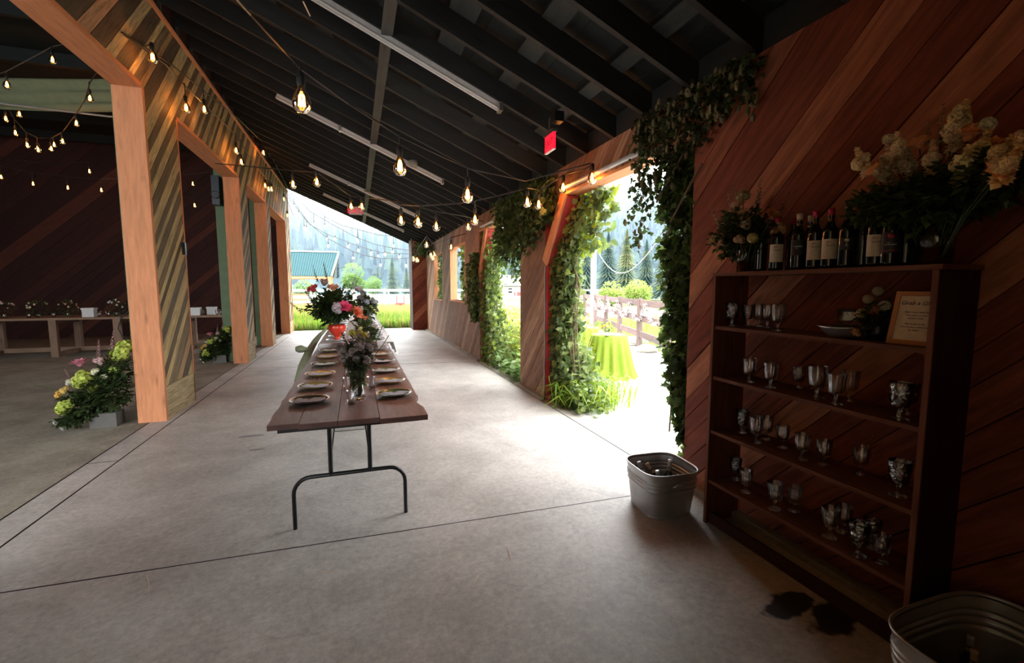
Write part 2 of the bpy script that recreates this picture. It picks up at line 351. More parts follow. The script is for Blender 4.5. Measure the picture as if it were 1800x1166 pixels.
# ---- left wall: four piers, headers, top band of reclaimed diagonal planks
piers = [(-4.0, 2.3), (6.62, 7.70), (11.20, 11.95), (14.28, 14.85), (17.88, 18.78)]  # first stretch is out of view, extended solid to block the barn light
ZH = 3.95; ZC = 5.10
_n = [0]
def alt(r):
    _n[0] += 1; return r.choice((.2, .2, .75, .5)) if _n[0] % 2 else r.choice((.05, .35, .6, .6, .88, .97))
fnL = lambda a, z, h: (XL - .02 + h, a, z)
b = MB()
rg = [rect(y0 + .02, .42, y1, ZH) for y0, y1 in piers] + [rect(-4, ZH, 18.78, ZC)]
diag(b, fnL, rg, PI / 4, .15, .02, 3, wj=.5, bias=alt)
for y0, y1 in piers:
    n = max(1, int((y1 - y0) / .5))
    t = R.random() * .1 + .6; b.box((XL - .02, y0 + .02, 0), (XL + .004, y1, .415), (.94,) * 3)
struct(b, 'wall_left', 'facade')
b = MB()
for y0, y1 in piers: b.box((XL - TH + .03, y0 + .04, 0), (XL - .021, y1 - .03, ZH), (.1,) * 3)
b.box((XL - TH + .03, -4, ZH + .04), (XL - .021, 18.76, 6.35), (.1,) * 3)
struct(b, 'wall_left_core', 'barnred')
b = MB()   # cedar trim timbers on pier ends and under the headers, cap on top
for i, (y0, y1) in enumerate(piers):
    if i: b.box((XL - TH, y0 - .04, 0), (XL + .012, y0 + .02, ZH))
    b.box((XL - TH, y1 - .03, 0), (XL + .004, y1 + .012, ZH))
for i in range(4): b.box((XL - TH, piers[i][1] + .012, ZH - .01), (XL + .012, piers[i + 1][0] - .04, ZH + .045))
b.box((XL - .03, -4, ZC), (XL + .03, 18.8, ZC + .05))
b.box((XL - TH, 18.74, 0), (XL + .015, 18.82, ZC + .1))
y = -3.5
struct(b, 'trim_1', 'cedar')
b = MB(); y = .1
while y < 18.6:
    b.box((XL + .0, y - .02, ZC + .05), (XL + .03, y + .02, zr(XL) + .05), (.9,) * 3); y += .6
struct(b, 'trim_2', 'skip')

# ---- right wall: planked, two windows, two doorways
TR = .2
fnR = lambda a, z, h: (XR + .02 - h, a, z)
A0, A1, AZ = 7.12, 9.75, 2.88
B0, B1, BZ = 3.06, 6.07, 2.86
w1 = (14.30, 15.98, 1.26, 2.75); w2 = (11.15, 13.08, 1.29, 2.77)
def wall_regions(z1):
    return [rect(-4, 0, B0, z1), rect(B0, BZ, B1, z1), rect(B1, 0, A0, z1), rect(A0, AZ, A1, z1), rect(A1, 0, w2[0], z1),
            rect(w2[0], 0, w2[1], w2[2]), rect(w2[0], w2[3], w2[1], z1), rect(w2[1], 0, w1[0], z1),
            rect(w1[0], 0, w1[1], w1[2]), rect(w1[0], w1[3], w1[1], z1), rect(w1[1], 0, 18.0, z1)]
b = MB(); RW = wall_regions(3.19); diag(b, fnR, RW[:1], PI * 3 / 4, .16, .02, 11, bias=lambda r: r.random() * .86 if r.random() > .12 else .97)
struct(b, 'wall_right', 'redwood')
b = MB(); diag(b, fnR, RW[1:], PI * 3 / 4, .16, .02, 12, bias=lambda r: r.random() * .9 if r.random() > .12 else .97); struct(b, 'wall_right_far', 'weathered')
b = MB()
for r in wall_regions(3.42):
    (y0, z0), _, (y1, z1), _ = r
    b.box((XR + .021, y0 + (.001 if z0 else 0), z0), (XR + TR - .03, y1, z1), (.3,) * 3)
struct(b, 'wall_right_core', 'rafter')
b = MB()   # red exterior cladding, lapped boards
for r in wall_regions(3.35):
    (y0, z0), _, (y1, z1), _ = r; y = y0
    while y < y1 - .01:
        e = min(y + .2, y1); b.box((XR + TR - .029, y, z0), (XR + TR, e - .006, z1)); y += .2
# red jambs
for y0, y1 in ((B1 - .012, B1), (A1 - .012, A1)): b.box((XR + .01, y0, 0), (XR + TR + .02, y1, BZ))
for (ya, za, yb, zb) in ((B1 - .02, 2.0, B1 - .62, 2.84), (A1 - .02, 1.9, A1 - .55, 2.86)):
    b.beam((XR + .10, ya, za), (XR + .10, yb, zb), .16, .09)
struct(b, 'trim_3', 'redpaint')
b = MB()   # planked face on braces + wooden doorway heads, sills, window reveals
for (ya, za, yb, zb) in ((B1 + .02, 2.0, B1 - .60, 2.86), (A1 + .02, 1.9, A1 - .53, 2.88)): b.beam((XR + .0, ya, za), (XR + .0, yb, zb), .03, .16, (.5,) * 3)
for y0, y1, z in ((B0, B1, BZ), (A0, A1, AZ)): b.box((XR - .005, y0, z - .03), (XR + TR, y1, z), (.95,) * 3)
for y0, y1, z0, z1 in (w1, w2):
    b.box((XR - .02, y0 - .03, z0 - .04), (XR + TR + .02, y1 + .03, z0), (.9,) * 3); b.box((XR, y0, z1 - .03), (XR + TR, y1, z1), (.9,) * 3)
    b.box((XR, y0, z0), (XR + TR, y0 + .04, z1 - .03), (.9,) * 3); b.box((XR, y1 - .04, z0), (XR + TR, y1, z1 - .03), (.9,) * 3)
struct(b, 'trim_4', 'cedar')
b = MB(); b.box((XR - .004, B1 + .0, 0), (XR + .012, B1 + .03, 1.95), (.5,) * 3); struct(b, 'trim_5', 'whitewood')
b = MB()   # concrete kerb under the wall
for y0, y1 in ((-4, B0), (B1, A0), (A1, 18.0)): b.box((XR - .07, y0, .0), (XR - .001, y1, .045), (.5,) * 3)
struct(b, 'baseboard_right', 'dirt')
# far stub wall, planked
b = MB(); fnF = lambda a, z, h: (a, 17.80 - h, z)
diag(b, fnF, [[(2.06, 0), (2.60, 0), (2.60, 3.2), (2.06, 3.43)]], PI / 4, .13, .02, 5)
struct(b, 'wall_far', 'redwood')
b = MB(); b.box((2.07, 17.801, 0), (2.72, 18.78, 3.45), (.3,) * 3); b.box((2.04, 17.79, 0), (2.069, 18.8, 3.5), (.1,) * 3); struct(b, 'wall_far_core', 'barnred')
b = MB(); fnW = lambda a, z, h: (2.04 - h, a, z)
# unseen rear wall added behind the viewer, left side open to shape the light
b = MB(); diag(b, lambda a, z, h: (a, -2.0 + h, z), [[(-1.1, 0), (2.6, 0), (2.6, 3.2), (-1.1, 4.78)]], PI / 4, .16, .02, 6); b.box((-1.1, -2.1, 0), (2.7, -2.0, 5.6), (.3,) * 3); struct(b, 'wall_rear_unseen', 'redwood')

# ---- porch roof
b = MB(); y = .1 - .6 * 6; k = 0
while y < 18.75:
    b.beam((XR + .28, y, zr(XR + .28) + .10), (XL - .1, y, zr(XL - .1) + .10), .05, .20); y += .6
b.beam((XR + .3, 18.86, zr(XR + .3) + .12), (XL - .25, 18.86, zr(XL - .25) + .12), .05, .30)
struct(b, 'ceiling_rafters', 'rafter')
b = MB(); x = XR - .35; k = 0
while x > XL:
    wd = .20 + .06 * ((k * 7) % 3 - 1); z = zr(x) + .212; sl = .43
    m = Matrix.Translation((x, 0, z)) @ Matrix.Rotation(math.atan(sl), 4, 'Y')
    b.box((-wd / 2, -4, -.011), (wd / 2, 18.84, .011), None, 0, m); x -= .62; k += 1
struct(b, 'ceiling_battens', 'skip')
b = MB(); x = XR + .5   # deck of lapped boards / sheets
while x > XL - .4:
    x2 = x - .31; b.poly([(x, -4.1, zr(x) + .255), (x, 18.95, zr(x) + .255), (x2, 18.95, zr(x2) + .245), (x2, -4.1, zr(x2) + .245)], [(0, x), (23, x), (23, x2), (0, x2)], (R.random(),) * 3)
    b.poly([(x2, -4.1, zr(x2) + .245), (x2, 18.95, zr(x2) + .245), (x2, 18.95, zr(x2) + .255), (x2, -4.1, zr(x2) + .255)]); x = x2
m = [(XR + .5, -4.1, zr(XR + .5) + .3), (XL - .4, -4.1, zr(XL - .4) + .3), (XL - .4, 18.95, zr(XL - .4) + .3), (XR + .5, 18.95, zr(XR + .5) + .3)]
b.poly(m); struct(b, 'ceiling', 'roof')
b = MB(); b.box((.31, -4, zr(.36) - .03), (.42, 18.8, zr(.36) - .004), (.9,) * 3); struct(b, 'ceiling_strap', 'skip')

# ---- barn beyond the piers
b = MB(); diag(b, lambda a, z, h: (a, 18.72 - h, z), [rect(-14, 0, -2.57, 6.3)], math.radians(42), .3, .02, 21, bias=lambda r: r.random() * .9 if r.random() > .12 else 1)
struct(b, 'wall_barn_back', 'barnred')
b = MB(); b.box((-14.2, 18.73, 0), (-2.56, 18.85, 6.4), (.2,) * 3); b.box((-14.2, 3.5, 0), (-14, 18.85, 6.4), (.2,) * 3); b.box((-14.2, -4.1, 4.4), (-14, 3.5, 6.4), (.2,) * 3)
b.box((-14, -2.1, 4.8), (-2.3, -2.0, 6.4), (.2,) * 3); b.box((-14, -2.1, 0), (-9.5, -2.0, 4.8), (.2,) * 3); struct(b, 'wall_barn_outer', 'barnred')  # unseen barn walls, openings shaped to let light reach the nearest pier
b = MB(); b.box((-14.2, -4.1, 6.35), (-2.26, 18.9, 6.5), (.2,) * 3)
for i in range(12): b.box((-14, -3.5 + i * 1.95, 6.1), (-2.56, -3.4 + i * 1.95, 6.35), (.2,) * 3)
struct(b, 'ceiling_barn', 'roof')
for nm, (px0, py0, h, hw) in (('pillar_1', (-2.62, 6.95, 6.1, .055)), ('pillar_2', (-2.69, 11.60, 6.1, .12)), ('pillar_3', (-2.66, 14.55, 6.1, .06))):
    b = MB(); b.box((px0 - hw, py0 - .09, 0), (px0 + hw, py0 + .09, h)); struct(b, nm, 'greenpaint')

# ================================================================ OUTSIDE GROUND
b = MB()
for i in range(14):
    for j in range(14):
        x0, x1 = -140 + i * 24, -140 + (i + 1) * 24; y0, y1 = 18.95 + j * 14, 18.95 + (j + 1) * 14
        b.poly([(x0, y0, -.02), (x1, y0, -.02), (x1, y1, -.02), (x0, y1, -.02)])
b.poly([(5.2, -6, -.02), (196, -6, -.02), (196, 18.95, -.02), (9.9, 18.95, -.02)]); b.poly([(2.8, 7.2, -.02), (3.75, 7.2, -.02), (3.9, 18.95, -.02), (2.8, 18.95, -.02)])
struct(b, 'ground_meadow', 'field')
b = MB(); b.poly([(2.81, -6, -.012), (5.2, -6, -.012), (9.95, 18.95, -.012), (3.9, 18.95, -.012), (3.75, 7.2, -.012), (2.81, 7.2, -.012)]); struct(b, 'ground_patio', 'patio')
# hills around the valley
RID = [(-60, .15), (-20, .19), (-7.4, .165), (-1.7, .105), (2, .098), (6, .070), (12, .055), (18, .09), (25, .14), (31, .175), (40, .21), (60, .2), (90, .15)]
def ridge(a):
    for i in range(len(RID) - 1):
        if RID[i][0] <= a <= RID[i + 1][0]:
            t = (a - RID[i][0]) / (RID[i + 1][0] - RID[i][0]); return RID[i][1] * (1 - t) + RID[i + 1][1] * t
    return .2
def hill_z(x, y):
    r = math.hypot(x, y); a = math.degrees(math.atan2(x, y)); t = min(max((r - 120) / 330, 0), 1); t = t * t * (3 - 2 * t) * .35 + t * .65
    return -.5 + t * ridge(a) * 450 + (noise.noise(V((x / 45, y / 45, 0))) * 9 + noise.noise(V((x / 17, y / 17, 4))) * 3) * t
b = MB(); NA, NR = 60, 24; gv = []
for i in range(NA + 1):
    for j in range(NR + 1):
        a = math.radians(-55 + 140 * i / NA); r = 115 + 400 * j / NR; x, y = r * math.sin(a), r * math.cos(a); b.v.append((x, y, hill_z(x, y)))
for i in range(NA):
    for j in range(NR):
        q = i * (NR + 1) + j; b.f.append((q, q + 1, q + NR + 2, q + NR + 1)); b.uv.extend([(0, 0)] * 4); b.c.extend([(.5,) * 3] * 4); b.mi.append(0)
struct(b, 'hills', 'hill', True)

# ---- trees
def conifer_into(b, x, y, z, h, r, tiers, seg, cols, droop=.25):
    for t in range(tiers):
        f = t / tiers; z0 = z + h * (.06 + .9 * f); rr = r * (1 - f) ** .85 + .02 * r; top = z0 + h * 1.5 / tiers; q = len(b.v); c = R.choice(cols); a0 = R.random() * 6
        b.v.append((x, y, top))
        for k in range(seg):
            a = a0 + 2 * PI * k / seg; rk = rr * (1.0 if k % 2 else .42) * R.uniform(.8, 1.15); b.v.append((x + rk * math.cos(a), y + rk * math.sin(a), z0 - droop * rr * (1 if k % 2 else .3)))
        for k in range(seg):
            b.f.append((q, q + 1 + k, q + 1 + (k + 1) % seg)); b.uv.extend([(0, 0)] * 3); b.c.extend([c] * 3); b.mi.append(0)
HC = [(.025, .06, .085), (.035, .075, .10), (.05, .095, .11), (.065, .11, .10), (.02, .05, .075)]  # tree greens shifted to blue to carry the distance haze
b = MB(); n = 0
while n < 3600:
    a = math.radians(R.uniform(-14, 46)); r = 125 + 370 * R.random() ** .8; x, y = r * math.sin(a), r * math.cos(a)
    h = R.uniform(9, 17); conifer_into(b, x, y, hill_z(x, y) - 1, h, h * .2, 4, 6, HC); n += 1
tag(b.build('conifer_forest', 'leaf'), 'hazy blue-green conifer forest covering the valley hillsides', 'forest', kind='stuff')
def conifer(px, depth, base_y, top_y, wid, label, cols, grp):
    p = D(px, 505, depth); top = D(px, top_y, depth).z; rad = wid * depth / F / 2
    t = thing('conifer', label, 'tree', (p.x, p.y, 0), 0, grp)
    b = MB(); conifer_into(b, 0, 0, .3, top - .3, rad, 24, 30, cols, .35); b.build('foliage', 'leaf', t)
    b = MB(); b.tube([(0, 0, 0), (0, 0, top * .9)], [rad * .10, .03], 7, (.09, .06, .04)); b.build('trunk', 'solid', t)
G1 = [(.05, .085, .08), (.07, .105, .09), (.09, .125, .09)]; G2 = [(.09, .12, .07), (.12, .14, .07), (.15, .16, .09), (.07, .10, .07)]
gc = 'conifers beyond the fences'
conifer(690, 75, 508, 452, 34, 'dark conifer between the broadleaf trees and the far stub wall', G1, gc)
conifer(664, 88, 508, 470, 22, 'small conifer standing between the two round green trees', G1, gc)
conifer(715, 80, 508, 468, 26, 'pale conifer right beside the far stub wall', G1, gc)
conifer(900, 70, 508, 432, 44, 'grey-green conifer behind the white shed', G1, gc)
conifer(868, 75, 508, 440, 40, 'conifer seen through the vines of the farther doorway', G1, gc)
conifer(1030, 60, 508, 418, 60, 'conifer behind the vine of the near pillar', G1, gc)
conifer(1068, 55, 510, 405, 64, 'tall bluish conifer just right of the white pole', G1, gc)
conifer(1100, 52, 510, 400, 60, 'olive-green conifer, broadest beyond the patio fence', G2, gc)
conifer(1135, 58, 510, 420, 56, 'dark conifer beside the hanging ivy of the near doorway', G1, gc)
conifer(1165, 55, 510, 415, 56, 'conifer hidden partly by the dark ivy curtain', G1, gc)
def leafball(b, c, r, n, L, cols, squash=1.0, kind='oval', hollow=.55, up=.2):
    for _ in range(n):
        d = V((R.gauss(0, 1), R.gauss(0, 1), R.gauss(0, 1))).normalized(); q = r * (hollow + (1 - hollow) * R.random() ** .5)
        p = V(c) + V((d.x * q, d.y * q, d.z * q * squash)); dd = (d + V((R.uniform(-.8, .8), R.uniform(-.8, .8), R.uniform(-.8, .4) + up)))
        l = L * R.uniform(.7, 1.3); cc = R.choice(cols); v = R.uniform(.8, 1.2); b.leaf(p, dd, V((R.uniform(-.6, .6), R.uniform(-.6, .6), 1)), l, l * .6, (cc[0] * v, cc[1] * v, cc[2] * v), kind)
def broadleaf(px, depth, top_y, wid, label, cols, grp):
    p = D(px, 505, depth); top = D(px, top_y, depth).z; rad = wid * depth / F / 2
    t = thing('broadleaf_tree', label, 'tree', (p.x, p.y, 0), 0, grp)
    b = MB(); hz = top - rad * .8
    for k in range(9):
        a = k * .7; rr = rad * R.uniform(.3, .55); leafball(b, (math.cos(a) * rad * .5, math.sin(a) * rad * .5, hz * R.uniform(.45, 1)), rr, 260, rad * .16, cols)
    leafball(b, (0, 0, hz), rad * .75, 500, rad * .16, cols); b.build('foliage', 'leaf', t)
    b = MB(); b.tube([(0, 0, 0), (.1, 0, hz * .6), (0, 0, hz)], [rad * .1, rad * .07, .03], 7, (.12, .08, .05))
    for k in range(5): a = k * 1.3; b.tube([(.1, 0, hz * .4), (math.cos(a) * rad * .5, math.sin(a) * rad * .5, hz * .9)], [rad * .04, .02], 5, (.12, .08, .05))
    b.build('trunk', 'solid', t)
GB = [(.10, .17, .06), (.12, .19, .06), (.08, .15, .05), (.14, .20, .07)]
broadleaf(622, 62, 462, 46, 'large round light-green tree right of the teal-roofed pavilion', GB, 'round trees in the meadow')
broadleaf(656, 70, 486, 30, 'smaller round green tree right of the large one', GB, 'round trees in the meadow')
broadleaf(535, 80, 492, 40, 'low green tree seen under the pavilion roof', GB, 'round trees in the meadow')
broadleaf(1075, 40, 494, 46, 'low yellow-green bush behind the top fence rail', [(.22, .26, .07), (.18, .25, .08)], 'bushes behind the patio fence')
broadleaf(1120, 42, 492, 50, 'second yellow-green bush, nearer the dark ivy', [(.22, .26, .07), (.18, .25, .08)], 'bushes behind the patio fence')

b = MB(); b.box((-150, 60, -1), (330, 560, 170)); o = b.build('valley_haze', 'black'); o.data.materials.clear()
m_, nt_, out_ = newmat('haze'); vs = node(nt_, 'ShaderNodeVolumeScatter'); vs.inputs['Color'].default_value = (.72, .89, 1, 1); vs.inputs['Density'].default_value = .0009; vs.inputs['Anisotropy'].default_value = .2; nt_.links.new(vs.outputs[0], out_.inputs['Volume']); o.data.materials.append(m_)
tag(o, 'pale blue summer haze hanging over the forested valley', 'haze', kind='stuff')
# ---- pavilion
t = thing('pavilion', 'open pavilion with a teal metal gable roof beyond the meadow', 'pavilion', (-3.6, 46, 0))
b = MB()
for side in (-1, 1):
    ez = 2.63; rz = 4.87; x0, x1 = -3.2, 1.55; xt = 2.13
    m = 26
    for k in range(m):
        u0, u1 = k / m, (k + .9) / m
        e0 = x0 + (x1 - x0) * u0; e1 = x0 + (x1 - x0) * u1; r0 = x0 + (xt - x0) * u0; r1 = x0 + (xt - x0) * u1; r2 = x0 + (xt - x0) * (k + 1) / m; e2 = x0 + (x1 - x0) * (k + 1) / m
        b.poly([(e0, side * 2.2, ez), (e1, side * 2.2, ez), (r1, 0, rz), (r0, 0, rz)]); b.poly([(e1, side * 2.2, ez + .06), (e2, side * 2.2, ez + .06), (r2, 0, rz + .06), (r1, 0, rz + .06)])
        b.poly([(e1, side * 2.2, ez), (e1, side * 2.2, ez + .06), (r1, 0, rz + .06), (r1, 0, rz)])
b.build('roof', 'teal', t)
b = MB(); b.beam((1.56, -2.2, 2.6), (2.15, 0, 4.85), .06, .24); b.beam((1.56, 2.2, 2.6), (2.15, 0, 4.85), .06, .24); b.box((-3.3, -.08, 4.86), (2.2, .08, 4.98)); b.build('fascia', 'whitewood', t)
for y0_ in (-2.15, 2.03): b = MB(); b.box((-3.1, y0_, 2.4), (1.5, y0_ + .12, 2.6)); b.build('beam', 'cedar', t)
for x in (-2.95, 1.35):
    for y in (-2.0, 2.0):
        b = MB(); b.box((x - .1, y - .1, 0), (x + .1, y + .1, 2.45)); b.build('post', 'cedar', t)

# ---- fences
def fence(label, pts, zs, post_every, rw, pz, mat='whitewood', th=.05, pm='whitewood'):
    t = thing('rail_fence', label, 'fence', (pts[0][0], pts[0][1], 0)); o = V((pts[0][0], pts[0][1], 0))
    for (a, c) in zip(pts[:-1], pts[1:]):
        a, c = V((a[0], a[1], 0)), V((c[0], c[1], 0)); L = (c - a).length; n = max(1, round(L / post_every))
        for k in range(n):
            p = a + (c - a) * k / n - o; q = a + (c - a) * (k + 1) / n - o
            for z in zs:
                b = MB(); b.beam(p + V((0, 0, z)), q + V((0, 0, z)), th, rw); b.build('rail', mat, t)
            b = MB(); b.box((p.x - .055, p.y - .055, 0), (p.x + .055, p.y + .055, pz)); b.build('post', pm, t)
fence('long white rail fence running across the far meadow', [(-8, 34), (12, 37)], (.62, 1.04, 1.42), 2.6, .17, 1.55)
fence('second white rail fence farther back, near the pavilion', [(-12, 40), (26, 41)], (.75, 1.35), 3.0, .15, 1.45)
fence('white rail fence along the patio with dried garlands hung on it', [(10.2, 19.3), (9.33, 16.69), (7.8, 12.4), (6.3, 8.1), (5.35, 5.3)], (.42, .84, 1.24), 2.3, .16, 1.36, 'fencewood', .05, 'fencewood')
b = MB(); o = V((6.3, 8.1, 0))
t = thing('garland', 'dried hop garland looping along the patio fence rails', 'garland', tuple(o))
b = MB(); fp = [V((9.33, 16.69, 0)), V((7.8, 12.4, 0)), V((6.3, 8.1, 0)), V((5.6, 6.0, 0))]
for a, c in zip(fp[:-1], fp[1:]):
    for k in range(3):
        p = a + (c - a) * k / 3; q = a + (c - a) * (k + 1) / 3
        pts = [p + (q - p) * i / 12 + V((-.08, 0, 1.22 - .42 * math.sin(PI * i / 12))) - o for i in range(13)]
        b.tube(pts, .012, 4, (.25, .2, .17))
        for pt in pts:
            for _ in range(16): b.leaf(pt, V((R.uniform(-1, 1), R.uniform(-1, 1), R.uniform(-1, .3))), V((0, 0, 1)), R.uniform(.05, .11), .05, R.choice([(.28, .24, .26), (.36, .30, .28), (.45, .40, .36), (.22, .2, .22)]))
b.build('dried_leaves', 'leaf', t)
t = thing('utility_pole', 'white weathered pole rising behind the patio fence', 'pole', (9.33, 16.9, 0)); b = MB(); b.tube([(0, 0, 0), (0, 0, 2.0), (0, 0, 4.4)], [.12, .115, .10], 12); b.build('shaft', 'whitewood', t)
b = MB(); b.box((-.16, -.16, 4.35), (.16, .16, 4.45)); b.build('cap', 'whitewood', t)
b = MB(); pts = [V((9.33, 16.9, 3.4)) + (V((7.0, 9.0, 3.2)) - V((9.33, 16.9, 3.4))) * i / 14 + V((0, 0, -1.2 * math.sin(PI * i / 14))) for i in range(15)]
b.tube(pts, .012, 5); tag(b.build('cable', 'whitecord'), 'thin pale cable sagging from the white pole toward the barn', 'cable')
# stones
for i, (x, y, r, l) in enumerate([(7.05, 9.9, .30, 'flat pale stone at the patio edge, nearer the dark ivy'), (7.6, 11.2, .38, 'flat pale stone behind the nearer lime cloth')]):
    b = MB(); b.blob((0, 0, r * .3), r, (.5,) * 3, 9, 6, .12, .4); o = b.build('stone', 'stone', loc=(x, y, -.02)); tag(o, l, 'stone', 'stones along the patio edge')
# shed
p = D(905, 505, 62)
t = thing('shed', 'white shed with a grey ribbed roof and red panel beyond the farther doorway', 'shed', (p.x + 1, p.y, 0), -.15)
b = MB(); b.box((-2.8, -2, 0), (4, 2, 1.9)); b.poly([(-2.8, -2, 1.9), (-2.8, 2, 1.9), (-2.8, 0, 3.0)]); b.build('wall', 'whitewood', t)
b = MB(); b.poly([(-3.2, -2.3, 1.85), (4.3, -2.3, 1.85), (4.3, 0, 3.25), (-3.2, 0, 3.25)]); b.poly([(-3.2, 2.3, 1.85), (4.3, 2.3, 1.85), (4.3, 0, 3.25), (-3.2, 0, 3.25)])
for k in range(9): b.beam((-3.1 + k * .9, -2.3, 1.88), (-3.1 + k * .9, 0, 3.28), .06, .05)
b.build('roof', 'silver', t)
b = MB(); b.box((-1.4, -2.05, .3), (.9, -2.01, 1.0)); b.build('panel', 'redpaint', t)
b = MB(); b.box((-2.2, -2.04, .9), (-1.7, -2.01, 1.5)); b.build('window', 'black', t)
# orange cart & red feeder
t = thing('farm_cart', 'orange railed farm cart parked in front of the pavilion', 'cart', (-4.25, 30.5, 0))
b = MB(); b.box((-1.5, -.6, .55), (1.5, .6, .7)); b.build('bed', 'hay', t)
for z in (.85, 1.15): b = MB(); b.box((-1.5, -.6, z), (1.5, -.55, z + .1)); b.build('rail', 'hay', t)
for x in (-1.0, 1.0): b = MB(); b.lathe([(.0, -.05), (.32, -.05), (.36, 0), (.32, .05), (0, .05)], 18); w = b.build('wheel', 'hay', t, loc=(x, -.62, .36)); w.rotation_euler = (PI / 2, 0, 0)
p = P(703, 530, 1, 28)
t = thing('feeder', 'small red metal feeder in the meadow near the far stub wall', 'feeder', (p.x, 28, 0))
b = MB(); b.box((-.25, -.2, .55), (.25, .2, .72)); b.build('trough', 'redpaint', t)
for x in (-.22, .2): b = MB(); b.box((x, -.18, 0), (x + .05, -.12, 1.15)); b.build('leg', 'redpaint', t)
# ---- meadow grass
b = MB(); GC = [(.20, .19, .075), (.24, .205, .07), (.16, .175, .07), (.12, .15, .05), (.26, .22, .08)]; GD = [(.11, .20, .045), (.15, .24, .045), (.09, .17, .045)]
for _ in range(34000):
    y = 19.0 + 15 * R.random() ** 1.4; x = R.uniform(-6 - (y - 19) * .1, 5 + (y - 19) * .25); near = y < 21.5
    h = R.uniform(.25, .5) + (.25 if 21 < y < 30 else 0); c = R.choice(GD if (near and R.random() < .65) else GC)
    b.leaf(V((x, y, -.02)), V((R.uniform(-.3, .3), R.uniform(-.3, .3), 1)), V((0, 1, 0)), h, .05 + .02 * (y - 19) / 5, c, 'blade')
tag(b.build('meadow_grass', 'leaf'), 'tall yellow-green meadow grass beyond the open end of the porch', 'grass', kind='stuff')
b = MB()
for _ in range(9000):
    y = R.uniform(7.3, 16); x = R.uniform(2.82, 3.9 + (y - 7.3) * .06); h = R.uniform(.25, .75) * (1.25 if x > 3.1 else .7)
    b.leaf(V((x, y, -.02)), V((R.uniform(-.45, .35), R.uniform(-.5, .3), 1)), V((0, 1, 0)), h, .035, R.choice(GC + GD), 'blade')
for _ in range(4200):
    y = R.uniform(7.3, 12); x = R.uniform(2.9, 4.1); z = R.uniform(.1, 1.15) * (1 if x > 3.1 else .6)
    b.leaf(V((x, y, z)), V((R.uniform(-1, 1), R.uniform(-1, 1), R.uniform(-.5, .7))), V((0, 0, 1)), R.uniform(.05, .11), .045, R.choice([(.22, .28, .035), (.17, .25, .04), (.28, .30, .05)]))
tag(b.build('weeds', 'leaf'), 'bright tall weeds and goldenrod outside the farther doorway', 'weeds', kind='stuff')
b = MB()
for _ in range(7000):
    s = R.random(); a = V((9.4, 18.5, 0)); c = V((5.9, 6, 0)); p = a + (c - a) * s + V((R.uniform(.3, 5), R.uniform(-.5, .5), -.02))
    b.leaf(p, V((R.uniform(-.4, .4), R.uniform(-.4, .4), 1)), V((0, 1, 0)), R.uniform(.15, .45), .05, R.choice(GC + GD), 'blade')
tag(b.build('pasture_grass', 'leaf'), 'green pasture grass behind the patio fence', 'grass', kind='stuff')
# ================================================================ VINES
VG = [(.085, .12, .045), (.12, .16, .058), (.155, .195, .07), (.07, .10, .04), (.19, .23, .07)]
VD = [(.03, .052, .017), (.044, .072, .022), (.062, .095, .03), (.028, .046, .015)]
def vine(name, label, loc, samp, n, size, cols, stems, grp='climbing vines on the right wall', kind='lobed', cones=None):
    t = thing(name, label, 'vine', loc, 0, grp); o = V(loc); b = MB()
    for _ in range(n):
        p = samp(); d = V((R.uniform(-1, .4), R.uniform(-1, 1), R.uniform(-1.4, .1))); nn = V((R.uniform(-1, .3), R.uniform(-1, .6), R.uniform(0, 1)))
        v = R.uniform(.75, 1.25); c = R.choice(cols); s = size * R.uniform(.55, 1.35); b.leaf(V(p) - o, d, nn, s, s * .85, (c[0] * v, c[1] * v, c[2] * v), kind)
    b.build('leaves', 'leaf', t)
    b = MB()
    for pts in stems: b.tube([V(q) - o for q in pts], .009, 5, (.13, .09, .05))
    b.build('stem', 'solid', t)
    if cones:
        b = MB()
        for _ in range(cones[0]):
            p = V(cones[1]()) - o; s = R.uniform(.014, .022); cc = R.choice([(.20, .18, .09), (.26, .22, .12), (.16, .16, .08)]); b.blob(p, s, cc, 6, 4, .2, 1.7)
        tag(b.build('hop_cones', 'petal', t), kind='stuff')
def stems_for(y0, y1, x, z0, z1, n):
    out = []
    for _ in range(n):
        y = R.uniform(y0, y1); out.append([(x + R.uniform(-.05, .05), y + R.uniform(-.12, .12), z0 + (z1 - z0) * i / 7) for i in range(8)])
    return out
def s_pillar():      # bushy vine on the near jamb of the pillar, spilling into the near doorway
    z = 2.95 * R.random() ** .85; w = .38 + .22 * (z > 2.1) + .12 * (z < .7); y = B1 + .05 - abs(R.gauss(0, .5)) * w - .04
    return (R.uniform(2.66, 3.0 + .15 * (z < .8)), max(y, 4.95), z)
vine('hop_vine', 'thick sunlit vine climbing the near edge of the pillar between the doorways', (2.8, 5.9, 0), s_pillar, 5600, .088, VG, stems_for(5.6, 6.0, 2.84, 0, 2.9, 9))
def s_top():
    z = R.uniform(2.45, 2.92); return (R.uniform(2.7, 3.0), B1 - abs(R.gauss(0, .55)), z - .0)
vine('hop_vine', 'sunlit strands hanging at the top far corner of the near doorway', (2.85, 5.6, 2.9), lambda: (R.uniform(2.75, 3.0), 5.75 - .9 * R.random() ** 1.3, 2.86 - .75 * R.random() ** 1.6), 420, .12, VG + [(.24, .30, .05)], stems_for(5.0, 5.7, 2.9, 2.3, 2.9, 5))
def s_near():
    z = .35 + 2.6 * R.random(); w = .10 + .42 * max(0, min(1, (z - .35) / 2.2)) ** .6; y = B0 + .02 + w * R.random() ** 1.2 * (1 + .35 * noise.noise(V((z * 3, 0, 0))))
    return (R.uniform(2.60, 2.92), y, z)
